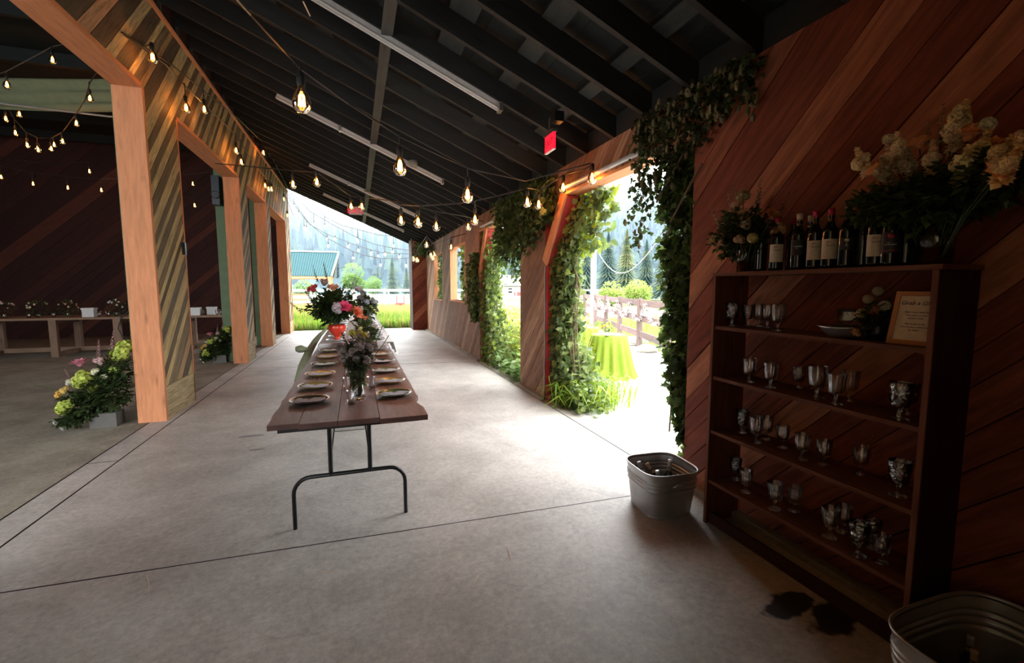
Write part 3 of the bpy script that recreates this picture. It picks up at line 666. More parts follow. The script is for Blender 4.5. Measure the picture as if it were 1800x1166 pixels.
vine('hop_vine', 'dark ivy curtain hanging down the near edge of the near doorway', (2.75, 3.1, 0), s_near, 4200, .088, VD + VG[:2], stems_for(3.1, 3.45, 2.78, .3, 2.95, 12))
vine('hop_vine', 'small leafy strand low behind the galvanised tub', (2.75, 3.1, .05), lambda: (R.uniform(2.65, 2.85), B0 + .02 + .12 * R.random(), R.uniform(.12, .6)), 150, .085, VG, stems_for(3.1, 3.15, 2.75, 0, .6, 3))
def s_over():        # dense leaf mass over the pillar, inside face
    u = R.random(); y = 5.75 + 2.25 * u + R.gauss(0, .1); zt = 3.14; zb = 2.62 - .35 * math.sin(PI * min(u * 1.1, 1)) - (.75 * max(0, (u - .55) / .45)) + R.gauss(0, .08)
    return (R.uniform(2.36, 2.57), y, zb + (zt - zb) * R.random() ** .8)
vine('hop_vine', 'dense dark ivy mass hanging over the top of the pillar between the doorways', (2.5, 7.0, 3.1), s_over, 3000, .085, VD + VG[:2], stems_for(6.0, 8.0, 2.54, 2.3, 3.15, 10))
def s_A():
    z = 2.85 * R.random() ** .9; y = A1 + .02 - abs(R.gauss(0, .5)) * (.55 + .35 * (z < 1.2)); return (R.uniform(2.6, 2.95), max(y, 8.3), z)
vine('hop_vine', 'pale green vine filling the far edge of the farther doorway', (2.8, 9.6, 0), s_A, 4600, .085, VG + [(.22, .28, .06)], stems_for(9.3, 9.7, 2.8, 0, 2.85, 9))
def s_wallA():
    z = .9 + 1.5 * R.random(); return (R.uniform(2.44, 2.57), A1 + .02 + abs(R.gauss(0, .4)) * (1.1 if 1.3 < z < 2.2 else .45), z)
vine('hop_vine', 'ivy creeping over the wall planks just beyond the farther doorway', (2.5, 9.9, 1), s_wallA, 900, .085, VG[:3] + VD, stems_for(9.8, 10.4, 2.55, 1, 2.3, 5))
vine('hop_vine', 'vine growing across the nearer window opening', (2.75, 12, 1.3), lambda: (R.uniform(2.68, 2.95), 11.2 + 1.1 * R.random() ** 1.2, R.uniform(1.3, 2.75)), 800, .11, VG, stems_for(11.2, 12.2, 2.8, 1, 2.7, 6))
vine('hop_vine', 'vine growing across the farther window opening', (2.75, 15, 1.3), lambda: (R.uniform(2.68, 2.95), 14.4 + 1.4 * R.random(), R.uniform(1.3, 2.7)), 700, .12, VG[:4], stems_for(14.5, 15.6, 2.8, 1, 2.7, 6))
vine('hop_vine', 'leafy strand hanging at the near top corner of the farther doorway', (2.62, 7.2, 2.9), lambda: (R.uniform(2.55, 2.8), 7.15 + .65 * R.random() ** 1.7, 2.86 - 1.15 * R.random() ** 1.4), 330, .085, VD + VG[:2], stems_for(7.2, 7.6, 2.68, 2.0, 2.9, 4))
vine('hop_vine', 'dark vine with small leaves under the roof at the far stub wall', (2.4, 17.0, 3), lambda: (R.uniform(2.1, 2.55), R.uniform(15.6, 17.6), R.uniform(2.8, 3.25)), 350, .09, VD, [[(2.5, 15.6, 3.1), (2.4, 17.5, 3.1)]])
def s_hop():
    u = R.random() ** 1.35; y = 3.75 - 1.25 * u; zt = 3.19 - .0; zb = 1.9 + 1.1 * u ** .7; return (R.uniform(2.44, 2.57), y + R.gauss(0, .04), zb + (zt - zb) * R.random() ** .7)
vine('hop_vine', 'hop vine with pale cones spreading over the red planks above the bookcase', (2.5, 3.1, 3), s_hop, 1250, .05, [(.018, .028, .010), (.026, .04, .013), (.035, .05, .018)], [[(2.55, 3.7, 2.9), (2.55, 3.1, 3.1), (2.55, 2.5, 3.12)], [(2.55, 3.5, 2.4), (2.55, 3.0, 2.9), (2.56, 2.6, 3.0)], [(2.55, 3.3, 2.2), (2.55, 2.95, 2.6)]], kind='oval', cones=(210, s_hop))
vine('hop_vine', 'leaf sprigs with hop cones dangling high at the roof edge above the shelves', (2.5, 2.4, 3.1), lambda: (R.uniform(2.42, 2.56), R.choice([2.42, 2.47, 2.62]) + R.gauss(0, .02), R.uniform(2.85, 3.16)), 60, .045, VD, [[(2.55, 2.7, 3.15), (2.55, 2.4, 3.12)]], kind='oval', cones=(12, lambda: (R.uniform(2.44, 2.54), R.choice([2.42, 2.5]) + R.gauss(0, .02), R.uniform(2.75, 3.1))))
# daylily clump
t = thing('daylily_clump', 'arching bright green strap-leaf clump at the foot of the sunlit vine', 'plant', (3.05, 5.6, 0)); b = MB()
for _ in range(520):
    x, y = R.gauss(0, .22), R.gauss(0, .2); a = R.random() * 2 * PI; h = R.uniform(.18, .42); sp = R.uniform(.2, .55); c = R.choice([(.17, .25, .035), (.22, .29, .045), (.11, .19, .03)])
    p0 = V((x, y, 0)); p1 = p0 + V((math.cos(a) * sp * .4, math.sin(a) * sp * .4, h)); p2 = p0 + V((math.cos(a) * sp * 1.2, math.sin(a) * sp * 1.2, h * R.uniform(.45, .9))); w = V((-math.sin(a), math.cos(a), 0)) * .008
    b.poly([p0 - w, p0 + w, p1 + w, p1 - w], c=c); b.poly([p1 - w, p1 + w, p2], c=c)
b.build('leaves', 'leaf', t)
t = thing('ground_ivy', 'low ivy spilling over the threshold between pillar and daylily clump', 'plant', (2.8, 5.7, 0)); b = MB()
for _ in range(900): b.leaf(V((R.uniform(-.15, .3), R.gauss(-.05, .28), abs(R.gauss(0, .22)))), V((R.uniform(-1, 1), R.uniform(-1, 1), R.uniform(-.2, .5))), V((R.uniform(-.5, .2), -.3, 1)), R.uniform(.05, .1), .07, R.choice(VG), 'lobed')
b.build('leaves', 'leaf', t)
t = thing('leafy_weed', 'broad-leaved pale green weed on the threshold beside the pillar', 'plant', (2.72, 7.7, 0)); b = MB()
for _ in range(420): b.leaf(V((R.uniform(-.12, .4), R.uniform(-.55, 1.2), abs(R.gauss(0, .2)))), V((R.uniform(-1, .6), R.uniform(-1, 1), R.uniform(-.2, .6))), V((0, 0, 1)), R.uniform(.08, .16), .10, R.choice([(.17, .25, .09), (.20, .28, .11), (.13, .22, .06)]), 'lobed')
b.build('leaves', 'leaf', t)

# ================================================================ COCKTAIL TABLES
def cloth_table(label, loc):
    t = thing('cocktail_table', label, 'table', loc, 0, 'cocktail tables on the patio')
    b = MB(); b.lathe([(0, .74), (.30, .74), (.31, .755), (.30, .77), (0, .77)], 40); b.lathe([(.03, 0), (.03, .74)], 10); b.lathe([(.25, 0), (.25, .02), (.03, .04)], 20); b.build('frame', 'whitemetal', t)
    c = MB(); fl = lambda a, z: 1 + (.07 + .03 * math.sin(a * 3)) * math.cos(a * 17 + math.sin(a * 2) * 1.5) * min(1, (.78 - z) / .35)
    c.lathe([(0, .782), (.26, .784), (.318, .778), (.330, .755), (.36, .6), (.40, .4), (.45, .2), (.50, .06), (.535, -.005)], 170, fn=fl)
    o = c.build('cloth', 'lime', t, True); return t
ct = cloth_table('nearer cocktail table under a floor-length lime green cloth, outside the near doorway', (4.47, 7.45, -.01))
cloth_table('farther cocktail table in a lime green cloth, half hidden by the sunlit vine', (4.72, 8.95, -.01))
def small_bouquet(name, label, cat, loc, grp, cols, n=60, r=.09, h=.14):
    t = thing(name, label, cat, loc, 0, grp); b = MB(); b.lathe([(0, 0), (.03, 0), (.035, .05), (.03, .09)], 14); b.build('jar', 'glass', t, True)
    b = MB(); leafball(b, (0, 0, h), r, n, .05, VD + VG[:2]); b.build('foliage', 'leaf', t)
    b = MB()
    for _ in range(9): d = V((R.gauss(0, 1), R.gauss(0, 1), abs(R.gauss(0, 1)))).normalized() * r; b.blob(V((0, 0, h)) + d, R.uniform(.014, .026), R.choice(cols), 7, 4, .25)
    b.build('flowers', 'petal', t)
small_bouquet('flower_jar', 'small jar of yellow flowers on the nearer lime cloth', 'flowers', (4.45, 7.5, .775), 'flower jars on the cocktail tables', [(.8, .6, .05), (.85, .7, .2)])
small_bouquet('flower_jar', 'small jar of yellow flowers on the farther lime cloth', 'flowers', (4.72, 8.95, .775), 'flower jars on the cocktail tables', [(.8, .55, .05), (.7, .7, .6)])
b = MB(); b.blob((0, 0, .02), .05, (.5,) * 3, 8, 4, .3, .5); b.blob((.1, -.02, .02), .04, (.5,) * 3, 8, 4, .3, .5); tag(b.build('crumpled_napkin', 'linen', loc=(4.28, 7.2, .78)), 'white crumpled napkin on the rim of the nearer lime cloth', 'napkin')

# ================================================================ LONG TABLE
TX = -.075; TW = 1.12
t = thing('plank_table', 'long dark plank-topped folding table, its bare end facing the viewer', 'table', (TX, 3.12, 0))
xs = [-.50, -.31, -.07, .20, .525]
for i in range(4):
    b = MB(); x0, x1 = xs[i] + .002, xs[i + 1] - .002; n = 40; L = 4.62
    ys_ = [(-.0 - (.035 if i < 2 else 0)) + 0 * i] ; st = -.03 if i in (0, 1) else 0.0
    def ex(side, k):
        if i == 0 and side == 0: return x0 + .018 * noise.noise(V((k * .9, 3, 0))) * .5 + .003 * math.sin(k * 1.9)
        if i == 3 and side == 1: return x1 + .009 * noise.noise(V((k * .9, 8, 0))) - (.03 if 2 < k < 5 else 0)
        return x0 if side == 0 else x1
    tt = (.75, .8, .25, .4)[i]; o_ = i * 3.1
    for k in range(n):
        y0, y1 = st + L * k / n, st + L * (k + 1) / n; y0 += (.53 - (x0 + x1) / 2) * .13 * (1 - k / n); y1 += (.53 - (x0 + x1) / 2) * .13 * (1 - (k + 1) / n); a0_, a1_, c0_, c1_ = ex(0, k), ex(0, k + 1), ex(1, k), ex(1, k + 1)
        b.poly([(a0_, y0, .76), (c0_, y0, .76), (c1_, y1, .76), (a1_, y1, .76)], [(y0, a0_ + o_), (y0, c0_ + o_), (y1, c1_ + o_), (y1, a1_ + o_)], (tt,) * 3)
        b.poly([(a0_, y0, .724), (a0_, y0, .76), (a1_, y1, .76), (a1_, y1, .724)], [(y0, 0), (y0, .04), (y1, .04), (y1, 0)], (0,) * 3)
        b.poly([(c0_, y0, .724), (c0_, y0, .76), (c1_, y1, .76), (c1_, y1, .724)], [(y0, 0), (y0, .04), (y1, .04), (y1, 0)], (0,) * 3)
        b.poly([(a0_, y0, .724), (c0_, y0, .724), (c1_, y1, .724), (a1_, y1, .724)], None, (0,) * 3)
    st += (.53 - (x0 + x1) / 2) * .13; b.poly([(ex(0, 0), st, .724), (ex(1, 0), st, .724), (ex(1, 0), st, .76), (ex(0, 0), st, .76)], [(0, 0), (.3, 0), (.3, .03), (0, .03)], (0,) * 3)
    b.build('top_plank', 'tabletop', t)
b = MB(); b.box((-.44, .10, .700), (.47, 4.5, .722)); b.build('underboard', 'black', t)
for yy in (.17, 4.2):
    b = MB(); r = .014; w = .37; c = []
    for k in range(7): a = PI - k * PI / 12; c.append((-w + .11 + .11 * math.cos(a), yy, .245 + .11 * math.sin(a)))
    c2 = [(-p_[0], p_[1], p_[2]) for p_ in reversed(c)]
    b.tube([(-w, yy, 0)] + c + c2 + [(w, yy, 0)], r, 10); b.tube([(-.13, yy, .355), (-.13, yy, .70)], .016, 10); b.tube([(.13, yy, .355), (.13, yy, .70)], .016, 10)
    b.build('folding_leg', 'black', t)
    b = MB(); b.tube([(-.10, yy - .06, .695), (-.10, yy - .06, .675), (.10, yy - .06, .675), (.10, yy - .06, .695)], .004, 6); b.build('brace_wire', 'silver', t)
    b = MB()
    for s in (-1, 1): b.tube([(s * .12, yy, .52), (s * .10, yy + (.3 if yy < 1 else -.3), .70)], .005, 6)
    b.build('brace', 'black', t)
# white clothed tables continuing to the far end
for i, (y0, y1, lab) in enumerate([(7.78, 12.3, 'white-clothed long table joined behind the plank table'), (12.34, 16.9, 'farthest white-clothed table near the open end of the porch')]):
    t = thing('banquet_table', lab, 'table', (0, y0, 0), 0, 'white-clothed banquet tables'); L = y1 - y0
    b = MB(); b.box((-.55, .05, .715), (.5, L - .05, .735)); b.build('tabletop', 'whitewood', t)
    for x in (-.4, .35):
        for y in (.3, L - .3): b = MB(); b.tube([(x, y, 0), (x, y, .715)], .018, 8); b.build('leg', 'black', t)
    b = MB(); n = 60; top = []
    for k in range(n + 1):
        y = L * k / n; z = .742; lw = .02 * math.sin(k * 1.3); b.v.extend([(-.66 - lw, y, .50 + .03 * math.sin(k * .7)), (-.60, y, z), (-.2, y, z + .002), (.2, y, z + .002), (.56, y, z), (.62 + lw, y, .52 + .03 * math.sin(k * .9))])
    for k in range(n):
        for j in range(5):
            q = k * 6 + j; b.f.append((q, q + 1, q + 7, q + 6)); b.uv.extend([(0, 0)] * 4); b.c.extend([(.5,) * 3] * 4); b.mi.append(0)
    o = b.build('tablecloth', 'linen', None, True, (0, y0, 0)); tag(o, ('white linen cloth over the middle stretch of the long table' if i == 0 else 'white linen cloth over the farthest stretch of the long table'), 'tablecloth', 'white tablecloths')
t = thing('cloth_swag', 'sage green cloth swag tied with a bow hanging off the left table edge', 'drape', (-.64, 7.6, .0)); b = MB()
pts = [(.02, 2.4, .78), (-.02, 1.5, .77), (-.06, .9, .72), (-.12, .4, .60), (-.17, 0, .44), (-.2, -.2, .25), (-.2, -.3, .05)]
b.tube(pts, [.03, .04, .05, .06, .07, .08, .09], 9, (.24, .27, .17)); b.build('runner', 'sage', t, True)
b = MB(); b.blob((-.22, .35, .66), .10, (.24, .27, .17), 9, 6, .2, .55); b.build('bow', 'sage', t, True)

# ---- place settings
def mk_plate(col):
    t = thing('dinner_plate', '', 'plate'); b = MB()
    b.lathe([(0, .004), (.07, .003), (.085, .0), (.09, .004), (.135, .020), (.145, .026), (.146, .029), (.135, .025), (.10, .012), (.085, .009), (0, .009)], 40, col); b.build('dish', 'solid', t, True).data.materials[0] = MG[col]
    b = MB(); b.lathe([(.134, .0252), (.145, .0295), (.1465, .0275)], 40); b.build('rim', 'silver', t, True)
    return t
MG = {}
for nm, c in (('green', (.07, .12, .05)), ('olive', (.22, .20, .07)), ('mustard', (.48, .30, .10)), ('white', (.55, .53, .48)), ('dark', (.03, .04, .035))): MG[c] = plain(nm + ' glazed ceramic', c, .18, spec=.7)
GC_ = {k: v for k, v in zip(('green', 'olive', 'mustard', 'white', 'dark'), MG)}
def mk_napkin():
    b = MB(); n, m = 14, 7
    for i in range(n + 1):
        for j in range(m + 1):
            x = -.115 + .23 * i / n; y = -.05 + .10 * j / m; w = 1 - abs(i / n - .5) * .5
            b.v.append((x, y * w, .012 + .016 * abs(noise.noise(V((x * 14, y * 22, 1)))) * 2 + .010 * (1 - abs(j / m - .5) * 2)))
    for i in range(n):
        for j in range(m):
            q = i * (m + 1) + j; b.f.append((q, q + 1, q + m + 2, q + m + 1)); b.uv.extend([(0, 0)] * 4); v = .5; b.c.extend([(v,) * 3] * 4); b.mi.append(0)
    return b.build('napkin', 'napkin', None, True)
nap0 = mk_napkin(); first_nap = [True]; plates = {k: None for k in GC_}
ORD = ['first', 'second', 'third', 'fourth', 'fifth', 'sixth', 'seventh', 'eighth', 'ninth', 'tenth', 'eleventh', 'twelfth', 'thirteenth', 'fourteenth', 'fifteenth', 'sixteenth', 'seventeenth', 'eighteenth']
def setting(x, y, z, kind, pl, nl, rz, pg, ng):
    if plates[kind] is None:
        p = mk_plate(GC_[kind]); plates[kind] = p; p['label'] = pl; p['group'] = pg; p.location = (x, y, z); p.rotation_euler = (0, 0, rz)
    else: dup(plates[kind], pl, (x, y, z), rz, pg)
    if first_nap[0]: o = nap0; first_nap[0] = False
    else: o = nap0.copy(); COL.objects.link(o)
    o.location = (x, y, z); o.rotation_euler = (0, 0, rz); tag(o, nl, 'napkin', ng)
LY = [3.78, 4.32, 4.92, 5.55, 6.15, 6.75]; LK = ['dark', 'olive', 'mustard', 'green', 'mustard', 'olive']
RY = [3.80, 4.34, 4.92, 5.55, 6.15, 6.75]; RK = ['green', 'mustard', 'olive', 'dark', 'mustard', 'white']
kn = {'dark': 'very dark glazed', 'olive': 'olive glazed', 'mustard': 'mustard yellow', 'green': 'dark green', 'white': 'off-white'}
for i in range(6):
    setting(-.37, LY[i], .762, LK[i], f'{kn[LK[i]]} plate, {ORD[i]} from the near end on the left of the plank table', f'grey folded napkin on the {ORD[i]} left plate of the plank table', R.uniform(-.2, .2), 'plates on the plank table', 'napkins on the plank table')
    setting(.27, RY[i], .762, RK[i], f'{kn[RK[i]]} plate, {ORD[i]} from the near end on the right of the plank table', f'grey folded napkin on the {ORD[i]} right plate of the plank table', R.uniform(-.2, .2), 'plates on the plank table', 'napkins on the plank table')
for i in range(14):
    y = 8.15 + i * .62
    for s, x in (('left', -.36), ('right', .33)):
        setting(x, y, .748, 'white', f'white plate, {ORD[i]} on the {s} side of the white-clothed tables', f'folded napkin on the {ORD[i]} {s}-hand plate of the white cloth', R.uniform(-.2, .2), 'plates on the white cloth', 'napkins on the white cloth')
# ---- glasses
def goblet(kind, h=.16, r=.042):
    t = thing('goblet', '', 'glass'); b = MB(); s = h / .16; q = r / .042
    rib = (lambda a, z: 1 + .035 * math.cos(a * 12) * (1 if z > .06 * s else 0)) if kind == 'ribbed' else (lambda a, z: 1 + .04 * math.cos(a * 8 + z * 160) * (1 if z > .07 * s else 0)) if kind == 'cut' else None
    b.lathe([(.014 * q, .050 * s), (.031 * q, .056 * s), (.036 * q, .068 * s), (.0385 * q, .10 * s), (.043 * q, .158 * s), (.0415 * q, .160 * s), (.040 * q, .157 * s), (.036 * q, .10 * s), (.033 * q, .070 * s), (.026 * q, .064 * s), (0, .062 * s)], 32 if rib is None else 48, fn=rib); b.build('bowl', 'cutglass' if kind == 'cut' else 'glass', t, True)
    b = MB(); b.lathe([(0, 0), (.034 * q, 0), (.034 * q, .003), (.012 * q, .010), (.0065, .018), (.010, .027), (.006, .036), (.010, .045 * s), (.014 * q, .050 * s)], 24); b.build('foot', 'glass', t, True)
    return t
def tumbler():
    t = thing('tumbler', '', 'glass'); b = MB(); b.lathe([(0, .004), (.027, .002), (.030, 0), (.033, .05), (.036, .105), (.0375, .107), (.0355, .104), (.031, .05), (.028, .010), (0, .009)], 32); b.build('wall', 'glass', t, True); return t
tm = None
for x, y, lab in [(-.06, 3.62, 'clear tumbler beside the first left plate, nearest glass on the plank table'), (-.10, 4.16, 'clear tumbler by the second left plate'), (.10, 4.14, 'clear tumbler left of the second right plate'), (-.1, 4.8, 'clear tumbler by the third left plate'), (.06, 5.4, 'clear tumbler by the fourth right plate'), (-.12, 6.0, 'clear tumbler by the fifth left plate'), (.06, 6.7, 'clear tumbler by the sixth right plate')]:
    if tm is None: tm = tumbler(); tm['label'] = lab; tm['group'] = 'tumblers on the plank table'; tm.location = (x, y, .7605)
    else: dup(tm, lab, (x, y, .7605), 0, 'tumblers on the plank table')
# ================================================================ FLOWERS
def rose(b, p, r, c, axis=V((0, 0, 1))):
    b.blob(p, r * .42, tuple(q * .8 for q in c), 8, 5, .1); axis = axis.normalized(); x = axis.orthogonal().normalized(); y = axis.cross(x)
    for ring, (n, tilt, q) in enumerate([(5, .15, .55), (6, .4, .8), (7, .7, .95), (8, 1.05, .95)]):
        for k in range(n):
            a = 2 * PI * (k + .4 * ring) / n; o = x * math.cos(a) + y * math.sin(a); d = axis * math.cos(tilt) + o * math.sin(tilt); v = R.uniform(.8, 1.12)
            b.leaf(V(p) + o * r * .12 * ring, d, axis - o * .3, r * q, r * .95, (c[0] * v, c[1] * v, c[2] * v))
def floret_ball(b, p, r, c, n=90, fs=.016):
    subs = [(V(p) + V((R.uniform(-1, 1), R.uniform(-1, 1), R.uniform(-1, 1))) * r * .48, r * R.uniform(.45, .62)) for _ in range(6)] if r > .028 else [(V(p), r)]
    for s_ in subs: b.blob(s_[0], s_[1] * .72, tuple(q * .7 for q in c), 7, 4, .1)
    for _ in range(int(n * 1.7)):
        sc_, sr_ = R.choice(subs); d = V((R.gauss(0, 1), R.gauss(0, 1), R.gauss(0, 1))).normalized(); q = sc_ + d * sr_ * R.uniform(.8, 1.05); x = d.orthogonal().normalized(); y = d.cross(x); v = R.uniform(.7, 1.2); cc = (c[0] * v, c[1] * v, c[2] * v); a0 = R.random() * 6
        for k in range(4): a = a0 + k * PI / 2; b.leaf(q, x * math.cos(a) + y * math.sin(a) + d * .2, d, fs, fs * .9, cc)
def spike(b, p, d, L, c, n=26, fs=.022):
    d = d.normalized(); x = d.orthogonal().normalized(); y = d.cross(x)
    for i in range(n):
        f = i / n; a = i * 2.4; v = R.uniform(.75, 1.15); w = (1 - f * .65)
        q = V(p) + d * L * f; o = x * math.cos(a) + y * math.sin(a)
        for k in (-1, 0, 1): b.leaf(q, o + d * .3 + x.cross(o) * k * .6, d + o * .2, fs * w, fs * w * .9, (c[0] * v, c[1] * v, c[2] * v))
def bouquet(t, base_z, items, leafspec, stem_pts):
    """items: (kind, (x,y,z), size, colour, name); leafspec: (centre, radius, n, L, cols, squash)"""
    b = MB()
    for c, r, n, L, cols, sq in leafspec:
        leafball(b, c, r * .85, int(n * .5), L, cols, sq, hollow=.15)
        for _ in range(max(4, n // 28)):
            d = V((R.gauss(0, 1), R.gauss(0, 1), R.gauss(.25, .7))).normalized(); p1 = V(c) + V((d.x, d.y, d.z * sq)) * r * R.uniform(.9, 1.4); p0 = V((c[0] * .5, c[1] * .5, base_z + (c[2] - base_z) * .6)); cc = R.choice(cols); m = 9
            b.tube([p0, (p0 + p1) / 2 + V((0, 0, r * .1)), p1], .0025, 3, (.06, .09, .03), cap=False)
            for k in range(m):
                u = .35 + .65 * k / m; q = p0 + (p1 - p0) * u + V((0, 0, r * .4 * u * (1 - u)))
                for sg in (-1, 1): sd = d.cross(V((0, 0, 1))) * sg + V((R.uniform(-.4, .4),) * 3) + d * .6; v = R.uniform(.7, 1.4); b.leaf(q, sd, V((0, 0, 1)), L * (1.1 - .5 * u), L * .6, (cc[0] * v, cc[1] * v, cc[2] * v))
    b.build('foliage', 'leaf', t)
    b = MB()
    for q in stem_pts: b.tube(q, .0035, 4, (.07, .12, .04))
    for it in items: b.tube([(it[1][0] * .12, it[1][1] * .12, base_z), (it[1][0] * .5, it[1][1] * .5, (base_z + it[1][2]) * .55), it[1]], .0028, 4, (.03, .05, .02))
    b.build('stems', 'solid', t)
    for kind, p, s, c, nm in items:
        b = MB(); ctr = V((0, 0, base_z + .1))
        if kind == 'rose': rose(b, p, s, c, V(p) - ctr)
        elif kind == 'ball': floret_ball(b, p, s, c, int(70 + s * 900), max(.012, s * .22))
        elif kind == 'spike': d = (V(p) - ctr).normalized() + V((0, 0, .5)); spike(b, V(p) - d.normalized() * s * .4, d, s, c, 24, max(.014, s * .13))
        elif kind == 'stock': d = (V(p) - ctr).normalized() + V((0, 0, .6)); spike(b, V(p) - d.normalized() * s * .5, d, s, c, 44, .042); floret_ball(b, V(p) + V((-.02, 0, 0)), .034, c, 60, .018)
        b.build(nm, 'petal', t)
def rnd_spread(n, R0, z0, z1, kinds, sizes, cols, names, yc=0, flat=1.0):
    out = []
    for i in range(n):
        a = R.random() * 2 * PI; q = R0 * math.sqrt(R.random()); k = R.randrange(len(kinds)); z = z0 + (z1 - z0) * (R.random() * .6 + .4 * (1 - q / R0)); out.append((kinds[k], (q * math.cos(a) * flat, q * math.sin(a), z), sizes[k] * R.uniform(.8, 1.2), R.choice(cols[k]), names[k]))
    return out
PW = [(.70, .55, .40), (.75, .60, .48)]; PP = [(.62, .24, .12), (.7, .32, .2)]
# front glass vase with dried pinkish stock
t = thing('vase_of_flowers', 'glass vase of dusty pink stock and yellow buds at the near end of the table', 'flowers', (-.01, 3.78, .7605))
b = MB(); b.lathe([(0, .004), (.052, .002), (.056, 0), (.050, .05), (.043, .11), (.046, .17), (.052, .19)], 28, fn=lambda a, z: 1 + .03 * math.cos(a * 10)); b.build('vase', 'glass', t, True)
it = rnd_spread(26, .15, .26, .52, ['spike', 'ball'], [.17, .035], [[(.42, .30, .30), (.50, .38, .36), (.36, .26, .27)], [(.40, .33, .31)]], ['stock_flower', 'filler_flower']) + [('ball', (.03, .03, .52), .025, (.62, .52, .10), 'yellow_bud'), ('ball', (-.03, 0, .53), .025, (.55, .5, .12), 'yellow_bud'), ('ball', (.06, 0, .51), .022, (.60, .5, .1), 'yellow_bud'), ('ball', (-.10, 0, .33), .03, (.42, .36, .35), 'white_flower'), ('ball', (.12, .02, .32), .03, (.44, .38, .36), 'white_flower'), ('ball', (.09, -.02, .42), .03, (.44, .38, .36), 'white_flower')]
bouquet(t, .02, it, [((0, 0, .33), .11, 480, .05, [(.06, .06, .035), (.04, .06, .025), (.08, .07, .05)], 1.1), ((0, 0, .14), .045, 160, .05, [(.12, .11, .05), (.08, .10, .03)], 1.6), ((0, 0, .42), .12, 200, .045, [(.16, .12, .11), (.12, .10, .07)], 1)], [[(.02, 0, .2), (.2, .03, .42), (.25, .03, .5)], [(.02, 0, .2), (.17, .0, .5), (.2, .0, .58)]])
# orange red footed vase with large bouquet
t = thing('vase_of_flowers', 'orange-red footed vase holding the large dark bouquet with pink roses', 'flowers', (-.33, 8.30, .745))
b = MB(); b.lathe([(0, 0), (.085, 0), (.085, .015), (.045, .035), (.04, .06), (.09, .11), (.13, .18), (.135, .24), (.12, .27), (.11, .26), (.12, .18), (.07, .10), (0, .08)], 30, fn=lambda a, z: 1 + .06 * math.cos(a * 6) * (1 if z > .1 else 0)); b.build('vase', 'orangepot', t, True)
it = [('rose', (-.33, -.12, .86), .085, (.62, .13, .14), 'red_rose'), ('rose', (-.03, -.12, .88), .08, (.70, .42, .28), 'peach_rose'), ('spike', (.19, -.1, .82), .30, (.42, .44, .56), 'larkspur'), ('ball', (0, -.25, .56), .09, (.58, .50, .55), 'mauve_flower'), ('rose', (.14, -.25, .58), .085, (.72, .10, .22), 'pink_rose'), ('rose', (.32, -.18, .48), .085, (.75, .24, .14), 'coral_rose'), ('ball', (.24, -.15, .55), .06, (.62, .30, .08), 'orange_flower'), ('spike', (-.14, 0, 1.12), .36, (.16, .20, .10), 'eucalyptus_sprig'), ('spike', (.05, .05, 1.18), .34, (.14, .18, .09), 'eucalyptus_sprig'), ('spike', (-.30, .05, 1.1), .3, (.15, .2, .10), 'eucalyptus_sprig'), ('spike', (.30, .05, .98), .34, (.42, .46, .56), 'larkspur'), ('ball', (-.16, -.1, .98), .06, (.45, .34, .30), 'dusty_flower'), ('spike', (-.62, 0, .58), .34, (.10, .14, .07), 'eucalyptus_sprig'), ('spike', (-.45, 0, .82), .26, (.30, .30, .38), 'larkspur')]
it = [(k_, (p_[0], p_[1] - .10, p_[2]), s_ * (1.2 if k_ != 'spike' else 1), c_, n_) for k_, p_, s_, c_, n_ in it]
bouquet(t, .2, it, [((0, 0, .60), .33, 1500, .09, VD, .85), ((-.05, 0, .48), .28, 700, .09, VD, .7), ((-.25, 0, .55), .26, 350, .09, VD, .6)], [[(0, 0, .3), (.25, 0, .8), (.42, 0, 1.15)], [(0, 0, .3), (-.1, 0, .9), (-.18, 0, 1.3)]])
t = thing('vase_of_flowers', 'tall lilac and grey bouquet right behind the orange-red vase', 'flowers', (.13, 8.75, .745))
b = MB(); b.lathe([(0, 0), (.06, 0), (.07, .1), (.06, .2)], 20); b.build('vase', 'glass', t, True)
bouquet(t, .02, rnd_spread(16, .24, .5, .95, ['spike', 'ball'], [.3, .06], [[(.46, .36, .40), (.50, .42, .46), (.36, .30, .38)], [(.6, .56, .58), (.42, .46, .52)]], ['stock_flower', 'lilac_flower']), [((0, 0, .5), .22, 600, .09, [(.18, .2, .15), (.14, .17, .12)] + VD, 1.2)], [])
t = thing('vase_of_flowers', 'small vase of greenery with coral and yellow blooms mid-table', 'flowers', (.10, 6.55, .7605))
b = MB(); b.lathe([(0, 0), (.045, 0), (.05, .08), (.045, .15)], 20); b.build('vase', 'glass', t, True)
bouquet(t, .02, [('rose', (.0, -.02, .46), .05, (.72, .28, .16), 'coral_rose')] + rnd_spread(9, .15, .22, .42, ['ball'], [.035], [[(.62, .56, .22), (.6, .58, .5), (.5, .3, .28)]], ['filler_flower']), [((0, 0, .27), .16, 600, .06, VD + VG[:1], 1)], [])
t = thing('vase_of_flowers', 'low vase of small red flowers on the far white cloth', 'flowers', (.10, 10.2, .745))
b = MB(); b.lathe([(0, 0), (.045, 0), (.05, .08), (.045, .12)], 20); b.build('vase', 'glass', t, True)
bouquet(t, .02, rnd_spread(6, .12, .2, .32, ['ball'], [.05], [[(.7, .12, .12), (.65, .2, .18)]], ['red_flower']), [((0, 0, .2), .14, 240, .07, VD, .8)], [])
t = thing('vase_of_flowers', 'pale bouquet near the far end of the white cloth', 'flowers', (0, 13.2, .745))
b = MB(); b.lathe([(0, 0), (.045, 0), (.05, .08), (.045, .12)], 20); b.build('vase', 'glass', t, True)
